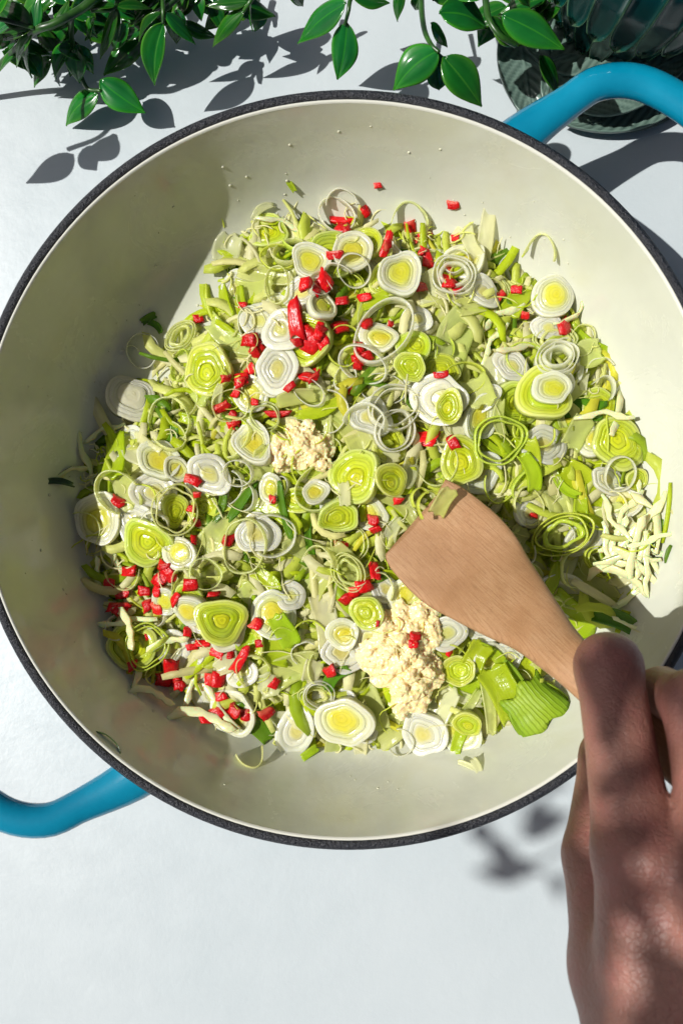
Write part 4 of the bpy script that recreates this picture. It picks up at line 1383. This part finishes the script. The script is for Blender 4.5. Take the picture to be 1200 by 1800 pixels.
# ------------------------------------------------------------------ leaves
def leaf_mesh(seed, wr=0.46, fold=0.25, droop=0.25, name='leaf', mat=None):
    """unit leaf from base (0,0,0) to tip (1,0,*): thick, folded along the midrib, veined"""
    rg = np.random.default_rng(seed)
    nu, nv = 17, 13
    T = np.zeros((nu, nv, 3))
    LU, LV = [], []
    sk_ = rg.uniform(-0.06, 0.06)
    for i in range(nu):
        u = i / (nu - 1)
        w = wr * 0.5 * (math.sin(math.pi * min(1, u ** 0.78)) ** 0.85) * (1 - 0.35 * u ** 4) + 0.004
        for j in range(nv):
            v = j / (nv - 1) * 2 - 1
            av = abs(v)
            z = fold * w * (av ** 1.3) - droop * u * u * 0.5 + 0.05 * math.sin(math.pi * u)
            z -= 0.022 * math.exp(-(v / 0.10) ** 2)
            z += 0.011 * math.cos(av * math.pi * 5) * math.sin(math.pi * u) * (1 - av ** 4)
            z += 0.012 * math.sin(9 * u + 3 * v + sk_ * 60) * av
            T[i, j] = (u, v * w + sk_ * math.sin(math.pi * u), z)
            LU.append(u)
            LV.append(v)
    du = np.gradient(T, axis=0)
    dv = np.gradient(T, axis=1)
    nr = np.cross(du, dv)
    nr /= np.linalg.norm(nr, axis=2, keepdims=True) + 1e-9
    B = T - nr * 0.012
    n_ = nu * nv
    V = np.vstack([T.reshape(-1, 3), B.reshape(-1, 3)])
    F = []
    for i in range(nu - 1):
        for j in range(nv - 1):
            q = (i * nv + j, (i + 1) * nv + j, (i + 1) * nv + j + 1, i * nv + j + 1)
            F.append(q)
            F.append(tuple(n_ + x for x in q[::-1]))
    loop = [(i, 0) for i in range(nu)] + [(nu - 1, j) for j in range(1, nv)] + [(i, nv - 1) for i in range(nu - 2, -1, -1)] + [(0, j) for j in range(nv - 2, 0, -1)]
    li = [i * nv + j for i, j in loop]
    for a, b in zip(li, li[1:] + li[:1]):
        F.append((b, a, n_ + a, n_ + b))
    return mesh(name, V, F, mat or M_LEAF, True, {'lu': LU + LU, 'lv': LV + LV})


LEAVES = [leaf_mesh(i, 0.5, random.uniform(-0.25, 0.7), random.uniform(-0.1, 0.5)) for i in range(12)]


def put_leaf(root, b, t_, w_px, roll=0.0, base=None):
    """leaf from world point b to world point t_, apparent width w_px at about z of the leaf"""
    d = t_ - b
    L = d.length
    x = d.normalized()
    y = Vector((0, 0, 1)).cross(x)
    if y.length < 1e-3:
        y = Vector((0, 1, 0))
    y.normalize()
    z = x.cross(y)
    M3 = Matrix((x, y, z)).transposed() @ Matrix.Rotation(roll, 3, 'X')
    wcm = w_px * (CZ - (b.z + t_.z) / 2) / FPX
    sy_ = wcm / 0.5
    o = obj('leaf', random.choice(LEAVES), root, b - base, M3.to_euler(), (L, sy_, (L + sy_) * 0.5))
    return o


def put_stem(root, pts, r, base):
    path = smooth_path([tuple(P(*q)) for q in pts], 8 * len(pts))
    rr = [r * (1 - 0.35 * i / len(path)) for i in range(len(path))]
    v, f = tube(path, rr, 8)
    return obj('stem', mesh('stem', v - np.array(base), f, M_STEM), root)


def vine(label, basepx, stems, leaves, extra=()):
    b = P(*basepx)
    root = obj('artificial_vine', None, None, b)
    tag(root, label, 'vine', 'green vines along the table edge')
    for pts, r in stems:
        put_stem(root, pts, r, b)
    for q in list(leaves) + list(extra):
        bx, by, bz, tx, ty, tz, w = q[:7]
        put_leaf(root, P(bx, by, bz), P(tx, ty, tz), w, q[7] if len(q) > 7 else random.uniform(-0.25, 0.25), b)
    return root


def rand_leaves(seed, n, x0, x1, y0, y1, z0, z1):
    r = random.Random(seed)
    out = []
    for _ in range(n):
        x, y, z = r.uniform(x0, x1), r.uniform(y0, y1), r.uniform(z0, z1)
        a, L = r.uniform(0.3, 2.9), r.uniform(55, 95)
        out.append((x, y, z, x + math.cos(a) * L * r.choice((-1, 1)), y + math.sin(a) * L * 0.7, max(0.5, z - r.uniform(0.2, 1.4)), r.uniform(26, 44)))
    return out


vine('dense leafy green vine in the corner above the left rim of the pan', (180, -40, 3.0),
     [([(300, -60, 3.5), (180, -8, 5.0), (140, 18, 5.2), (95, 42, 5.3), (62, 54, 5.0), (30, 86, 3.5), (-8, 122, 2.0), (-60, 170, .4)], 0.2), ([(126, 30, 5), (128, 75, 3), (150, 150, 1.8), (178, 160, 1.9)], 0.12),
      ([(286, -40, 4), (287, 10, 4.6), (287, 42, 4.4)], 0.12), ([(205, -40, 4), (203, 12, 4.6), (160, 20, 5.0)], 0.1), ([(480, -60, 4), (445, -5, 4.5), (428, 20, 4.2)], 0.12), ([(380, -70, 3), (320, -10, 4), (287, 20, 4.5)], 0.14),
      ([(-80, 40, 5), (-20, 30, 5.6), (62, 50, 5.2)], 0.13), ([(-160, 150, 6), (-90, 120, 6), (-30, 60, 5.8)], 0.12)],
     [(176, 142, 2.0, 256, 199, 1.4, 52), (172, 165, 1.8, 103, 216, .8, 44), (287, 40, 4.4, 267, 152, 2.6, 46), (284, 22, 4.6, 236, 70, 3.6, 18), (291, 22, 4.6, 344, 78, 3.4, 28), (428, 18, 4.2, 366, 82, 3.0, 28),
      (442, -8, 4.5, 440, 55, 3.6, 14, 1.2), (436, 2, 4.4, 362, 10, 4.0, 26), (58, 48, 5.2, -14, 2, 5.6, 44), (62, 50, 5.2, 70, -12, 5.8, 24), (56, 50, 5.2, -6, 66, 4.4, 24), (58, 54, 5.0, 16, 116, 3.6, 24), (52, 70, 4.2, 40, 138, 2.4, 26),
      (34, 90, 3.4, -8, 122, 2.6, 16), (205, 14, 4.6, 175, 104, 3.0, 24), (206, 14, 4.6, 209, 64, 3.6, 12), (166, 30, 4.6, 148, 78, 3.0, 22), (207, 10, 4.6, 268, 8, 4.2, 20), (142, 18, 5.2, 104, 46, 4.8, 15), (203, 10, 4.8, 154, 12, 5.0, 16),
      (262, 58, 1.6, 178, 128, 1.0, 48), (330, -10, 3.8, 300, 30, 3.4, 30), (345, -14, 3.6, 352, 36, 3.2, 26), (300, 0, 3.4, 248, 34, 2.6, 26), (120, 60, 2.2, 60, 88, 1.2, 34), (128, 78, 3, 92, 140, 1.8, 34), (130, 80, 3, 165, 130, 1.8, 30),
      (100, 44, 5.2, 122, 0, 5.4, 18), (30, 30, 5, -12, -16, 5.4, 30), (120, 6, 4, 84, -20, 4, 26), (240, -6, 3.6, 222, 36, 3, 28), (400, -16, 3.8, 420, 26, 3.4, 22), (255, 16, 2.2, 215, 78, 1.0, 34), (320, 40, 2.0, 380, 66, 1.0, 30),
      (225, 40, 3, 196, 90, 2, 26), (5, 60, 4.6, -30, 110, 4, 26), (90, 100, 2.0, 50, 150, 1.2, 30), (0, 10, 3, 60, 20, 2, 30), (150, -20, 3, 180, 30, 2, 30), (90, 0, 3.4, 60, 24, 2.6, 24),
      (-70, 120, 6.2, -100, 190, 5.4, 50), (-85, 118, 6.2, -30, 175, 5.4, 46), (-130, 150, 6.0, -60, 210, 5.2, 50), (-150, 160, 6, -190, 240, 5, 50), (-40, 70, 6, -90, 20, 6, 44), (-20, 40, 6, 20, -30, 6, 40)],
     rand_leaves(21, 40, -20, 330, -30, 50, 1.2, 4.6) + rand_leaves(5, 16, 300, 470, -35, 20, 2.0, 4.4) + rand_leaves(6, 12, -10, 150, 20, 100, 1.0, 3.2))
vine('pair of dark green leaves hanging alone above the middle of the pan', (630, -60, 4.0),
     [([(640, -60, 5.0), (617, -5, 5.4), (612, 20, 5.4), (606, 44, 5.0)], 0.11)],
     [(607, 4, 5.4, 524, 77, 3.6, 56), (609, 40, 5.0, 592, 141, 3.0, 50), (618, -6, 5.4, 684, 6, 4.6, 34), (622, -30, 5.4, 560, -30, 5.0, 40), (500, -30, 4, 540, 10, 3, 40)])
vine('glossy leaf pair on a bent stem touching the upper rim of the pan', (740, -60, 5.0),
     [([(742, -70, 5.5), (740, 0, 6.5), (745, 50, 7.2), (757, 78, 7.6), (771, 92, 7.7)], 0.13), ([(700, -60, 5), (704, -20, 5.2)], 0.1)],
     [(769, 88, 7.7, 691, 154, 7.2, 62, -0.2), (779, 100, 7.7, 851, 184, 7.1, 60, 0.2), (770, 92, 7.4, 772, 164, 5.6, 40), (772, 22, 6.4, 860, 44, 5.6, 64), (757, 40, 6.6, 796, 82, 5.4, 24), (708, -24, 5.4, 690, 39, 4.4, 28, 0.5),
      (738, -10, 6.4, 726, 22, 5.6, 20), (760, 0, 5.4, 820, -20, 5, 50)])
vine('trailing vine with long bright leaf hanging over the ceramic plate', (850, -60, 6.0),
     [([(848, -60, 6.5), (853, 0, 7.4), (859, 34, 7.8), (879, 63, 7.8), (906, 80, 7.4)], 0.15)],
     [(882, 26, 8.0, 991, 87, 7.4, 56, 0.25), (860, 34, 7.8, 912, 80, 6.6, 46), (948, 98, 3.4, 980, 170, 2.4, 36, -0.3), (850, -4, 7.4, 800, -40, 6.5, 50), (900, -20, 6.4, 935, 10, 5.6, 36), (925, -30, 5, 960, 30, 4.0, 34)],
     rand_leaves(8, 14, 870, 990, -30, 45, 2.6, 5.0))

# ------------------------------------------------------------------ leaf-shaped ceramic plate
def ceramic_leaf(seed, wr):
    nu, nv = 41, 25
    T = np.zeros((nu, nv, 3))
    LV_ = []
    for i in range(nu):
        u = i / (nu - 1)
        w = wr * 0.5 * (math.sin(math.pi * min(1, u ** 0.85)) ** 0.7) + 0.01
        for j in range(nv):
            v = j / (nv - 1) * 2 - 1
            av = abs(v)
            ph = (u * 1.0 - av * 0.22) * 2 * math.pi * 11
            ridge = 0.5 + 0.5 * math.sin(ph)
            ridge = ridge ** 0.6 * min(1, av * 8) * (1 - av ** 10)
            rib = math.exp(-(v / 0.05) ** 2)
            z = 0.028 * ridge + 0.03 * rib + 0.14 * wr * av ** 2.5 + 0.10 * (u - 0.2) ** 2
            T[i, j] = (u, v * w, z)
            LV_.append(min(1, 0.25 + 0.75 * max(ridge, rib) if av < 0.96 else 1))
    B = T.copy()
    B[:, :, 2] -= 0.06
    n_ = nu * nv
    V = np.vstack([T.reshape(-1, 3), B.reshape(-1, 3)])
    F = []
    for i in range(nu - 1):
        for j in range(nv - 1):
            q = (i * nv + j, (i + 1) * nv + j, (i + 1) * nv + j + 1, i * nv + j + 1)
            F.append(q)
            F.append(tuple(n_ + x for x in q[::-1]))
    loop = [(i, 0) for i in range(nu)] + [(nu - 1, j) for j in range(1, nv)] + [(i, nv - 1) for i in range(nu - 2, -1, -1)] + [(0, j) for j in range(nv - 2, 0, -1)]
    li = [i * nv + j for i, j in loop]
    for a, b in zip(li, li[1:] + li[:1]):
        F.append((b, a, n_ + a, n_ + b))
    return mesh('plate_leaf', V, F, M_PLATE, True, {'lv': LV_ + LV_})


pc = P(1090, 60, 0.6)
pc.z = 0
plate = obj('leaf_plate', None, None, pc)
tag(plate, 'dark grey green ceramic plate of embossed leaves behind the teal handle', 'plate')
CL = [ceramic_leaf(0, 0.5), ceramic_leaf(1, 0.62)]
for (bx, by, tx, ty, w, zb, zt, k) in ((905, 20, 935, 222, 88, 1.1, .45, 0), (1200, 170, 985, 220, 78, .75, .5, 0), (1010, 190, 1215, 92, 96, 1.5, 1.9, 1), (960, 110, 1060, 215, 110, .9, .5, 0),
                                       (1080, 80, 905, 60, 130, .9, .6, 1), (1120, 60, 1330, 120, 170, .9, .7, 1), (1100, 50, 1010, -120, 150, .9, .7, 1)):
    b_, t_ = P(bx, by, zb), P(tx, ty, zt)
    d = t_ - b_
    x = d.normalized()
    y = Vector((0, 0, 1)).cross(x).normalized()
    z = x.cross(y)
    wcm = w * (CZ - 1) / FPX
    L = d.length
    obj('leaf', CL[k], plate, b_ - pc, Matrix((x, y, z)).transposed().to_euler(), (L, wcm / (0.5 if k == 0 else 0.62), L * 0.7))
V, F = lathe([(0.02, .35), (3.6, .4), (4.4, .55), (4.6, .5), (4.2, .15), (3.0, .01), (0.02, .01)], 48)
obj('base', mesh('base', V, F, M_PLATE, True, {'lv': [0.2] * len(V)}), plate)

# ------------------------------------------------------------------ scalloped vase
vc = P(1105, 40, 1.2)
vc = Vector((vc.x, 22.6, 0.62))
vase = obj('scalloped_vase', None, None, vc)
tag(vase, 'dark teal glazed vase covered in overlapping scalloped ribs behind the pan', 'vase')
prof = [(0.02, 0.0), (2.9, 0.0), (3.3, 0.5), (3.9, 2.0), (4.5, 4.0), (5.0, 6.5), (5.1, 8.5), (4.9, 9.6), (4.6, 9.6), (4.7, 8.4), (4.2, 4.5), (0.02, 2.0)]
V, F = lathe(prof, 64)
obj('body', mesh('body', V, F, M_VASE, True, {'lv': [0.1] * len(V)}), vase)


def petal(zt, zb, width, off):
    nu, nv = 17, 15
    pr = np.array(prof[2:8])
    T = np.zeros((nu, nv, 3))
    L = []
    for i in range(nu):
        u = i / (nu - 1)
        z = zt + (zb - zt) * u
        r = np.interp(z, pr[:, 1], pr[:, 0])
        w = width * (1 if u < 0.72 else math.sqrt(max(0.0, 1 - ((u - 0.72) / 0.28) ** 2))) + 0.004
        for j in range(nv):
            v = j / (nv - 1) * 2 - 1
            ed = max(abs(v), u if u > 0.8 else 0)
            bulge = 0.14 * abs(v) ** 5 + (0.10 * max(0, (u - 0.8) / 0.2) ** 2)
            rr_ = r + off + bulge + 0.10 * u
            a = v * w
            T[i, j] = (rr_ * math.cos(a), rr_ * math.sin(a), z)
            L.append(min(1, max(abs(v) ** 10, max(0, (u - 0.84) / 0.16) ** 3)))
    B = T * np.array([0.94, 0.94, 1.0])
    n_ = nu * nv
    V = np.vstack([T.reshape(-1, 3), B.reshape(-1, 3)])
    F = []
    for i in range(nu - 1):
        for j in range(nv - 1):
            q = (i * nv + j, (i + 1) * nv + j, (i + 1) * nv + j + 1, i * nv + j + 1)
            F.append(q)
            F.append(tuple(n_ + x for x in q[::-1]))
    loop = [(i, 0) for i in range(nu)] + [(nu - 1, j) for j in range(1, nv)] + [(i, nv - 1) for i in range(nu - 2, -1, -1)] + [(0, j) for j in range(nv - 2, 0, -1)]
    li = [i * nv + j for i, j in loop]
    for a, b in zip(li, li[1:] + li[:1]):
        F.append((b, a, n_ + a, n_ + b))
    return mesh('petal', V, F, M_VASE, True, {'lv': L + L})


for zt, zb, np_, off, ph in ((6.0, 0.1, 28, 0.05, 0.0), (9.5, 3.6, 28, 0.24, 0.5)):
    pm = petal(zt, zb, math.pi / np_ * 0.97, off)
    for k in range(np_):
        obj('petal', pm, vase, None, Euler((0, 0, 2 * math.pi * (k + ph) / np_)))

# ------------------------------------------------------------------ leafy branch overhead: its leaves dapple the hand and the table beside it
T_SUN = 115.0


def sunplane(x, y, t=T_SUN):
    """point at distance t towards the sun from table point x, y"""
    return Vector((x, y, 0)) + SUN * t


br0 = sunplane(23, -4)
branch = obj('tree_branch', None, None, br0)
tag(branch, 'leafy tree branch overhead casting dappled shade on the hand', 'branch')
spots = [(6.6, -17.0), (7.6, -18.2), (8.4, -18.6), (7.2, -18.9), (8.9, -15.8), (9.6, -16.6), (10.0, -19.6), (9.5, -14.6)]
rb = random.Random(4)
tw = []
for k in range(88):
    tw.append((rb.uniform(16.8, 26.5), rb.uniform(-20, -5.5)))
pts3 = []
for (x, y) in spots + tw:
    c = sunplane(x, y, T_SUN + rb.uniform(-8, 8))
    a = rb.uniform(0, 6.28)
    L = rb.uniform(1.6, 2.6) if (x, y) in spots else rb.uniform(2.4, 3.8)
    d = Vector((math.cos(a), math.sin(a), rb.uniform(-.4, .4))).normalized() * L
    b_ = c - d * 0.5
    o = obj('leaf', rb.choice(LEAVES), branch, b_ - br0, (d.to_track_quat('X', 'Z')).to_euler(), (L, L * 0.9, L))
    pts3.append(c)
tr = sorted(pts3, key=lambda q: q.x)
path = smooth_path([tuple(q) for q in tr[::3]], 60)
v, f = tube(path, [0.10] * len(path), 6)
obj('stem', mesh('stem', v - np.array(br0), f, M_STEM), branch)

# ------------------------------------------------------------------ labels of the food: kind, nearest landmark, order from the left
MARKS = [('the upper garlic mound', 530, 788), ('the lower garlic mound', 712, 1155), ('the spatula tip', 745, 915), ('the rolled green leek piece', 925, 1250), ('the hand', 1060, 1080),
         ('the courgette clump at right', 1120, 965), ('the cream root slice at left', 231, 704), ('the wide pale leaf piece', 800, 600), ('the upright white leaf piece', 850, 412),
         ('the right heap edge', 1060, 740), ('the top heap edge', 600, 410), ('the left heap edge', 180, 900), ('the lower left heap edge', 260, 1080), ('the bottom heap edge', 470, 1250),
         ('the heap middle', 620, 640), ('the upper left heap', 410, 560)]
ORD = ['leftmost', 'second from left', 'third from left', 'fourth from left', 'fifth from left', 'sixth from left', 'seventh from left', 'eighth from left', 'ninth from left', 'tenth from left', 'eleventh from left', 'twelfth from left'] + [w + ' from left' for w in 'thirteenth fourteenth fifteenth sixteenth seventeenth eighteenth nineteenth twentieth'.split()] + ['twenty-' + w + ' from left' for w in 'first second third fourth fifth sixth seventh eighth ninth'.split()] + ['thirtieth from left'] + ['thirty-' + w + ' from left' for w in 'first second third fourth fifth sixth seventh eighth ninth'.split()]
sets = {}
for o, phrase, cat, grp, x, y, hero in FOOD:
    mk = min(MARKS, key=lambda m: (m[1] - x) ** 2 + (m[2] - y) ** 2)[0]
    sets.setdefault((phrase if hero else 'buried ' + phrase, mk), []).append((x, o, cat, grp))
for (phrase, mk), L in sets.items():
    L.sort(key=lambda q: q[0])
    for i, (x, o, cat, grp) in enumerate(L):
        if len(L) == 1:
            lab = phrase + ' nearest ' + mk
        elif len(L) == 2:
            lab = phrase + ' near ' + mk + (', left of two' if i == 0 else ', right of two')
        else:
            lab = phrase + ' near ' + mk + ', ' + ORD[min(i, len(ORD) - 1)]
        tag(o, lab, cat, grp)
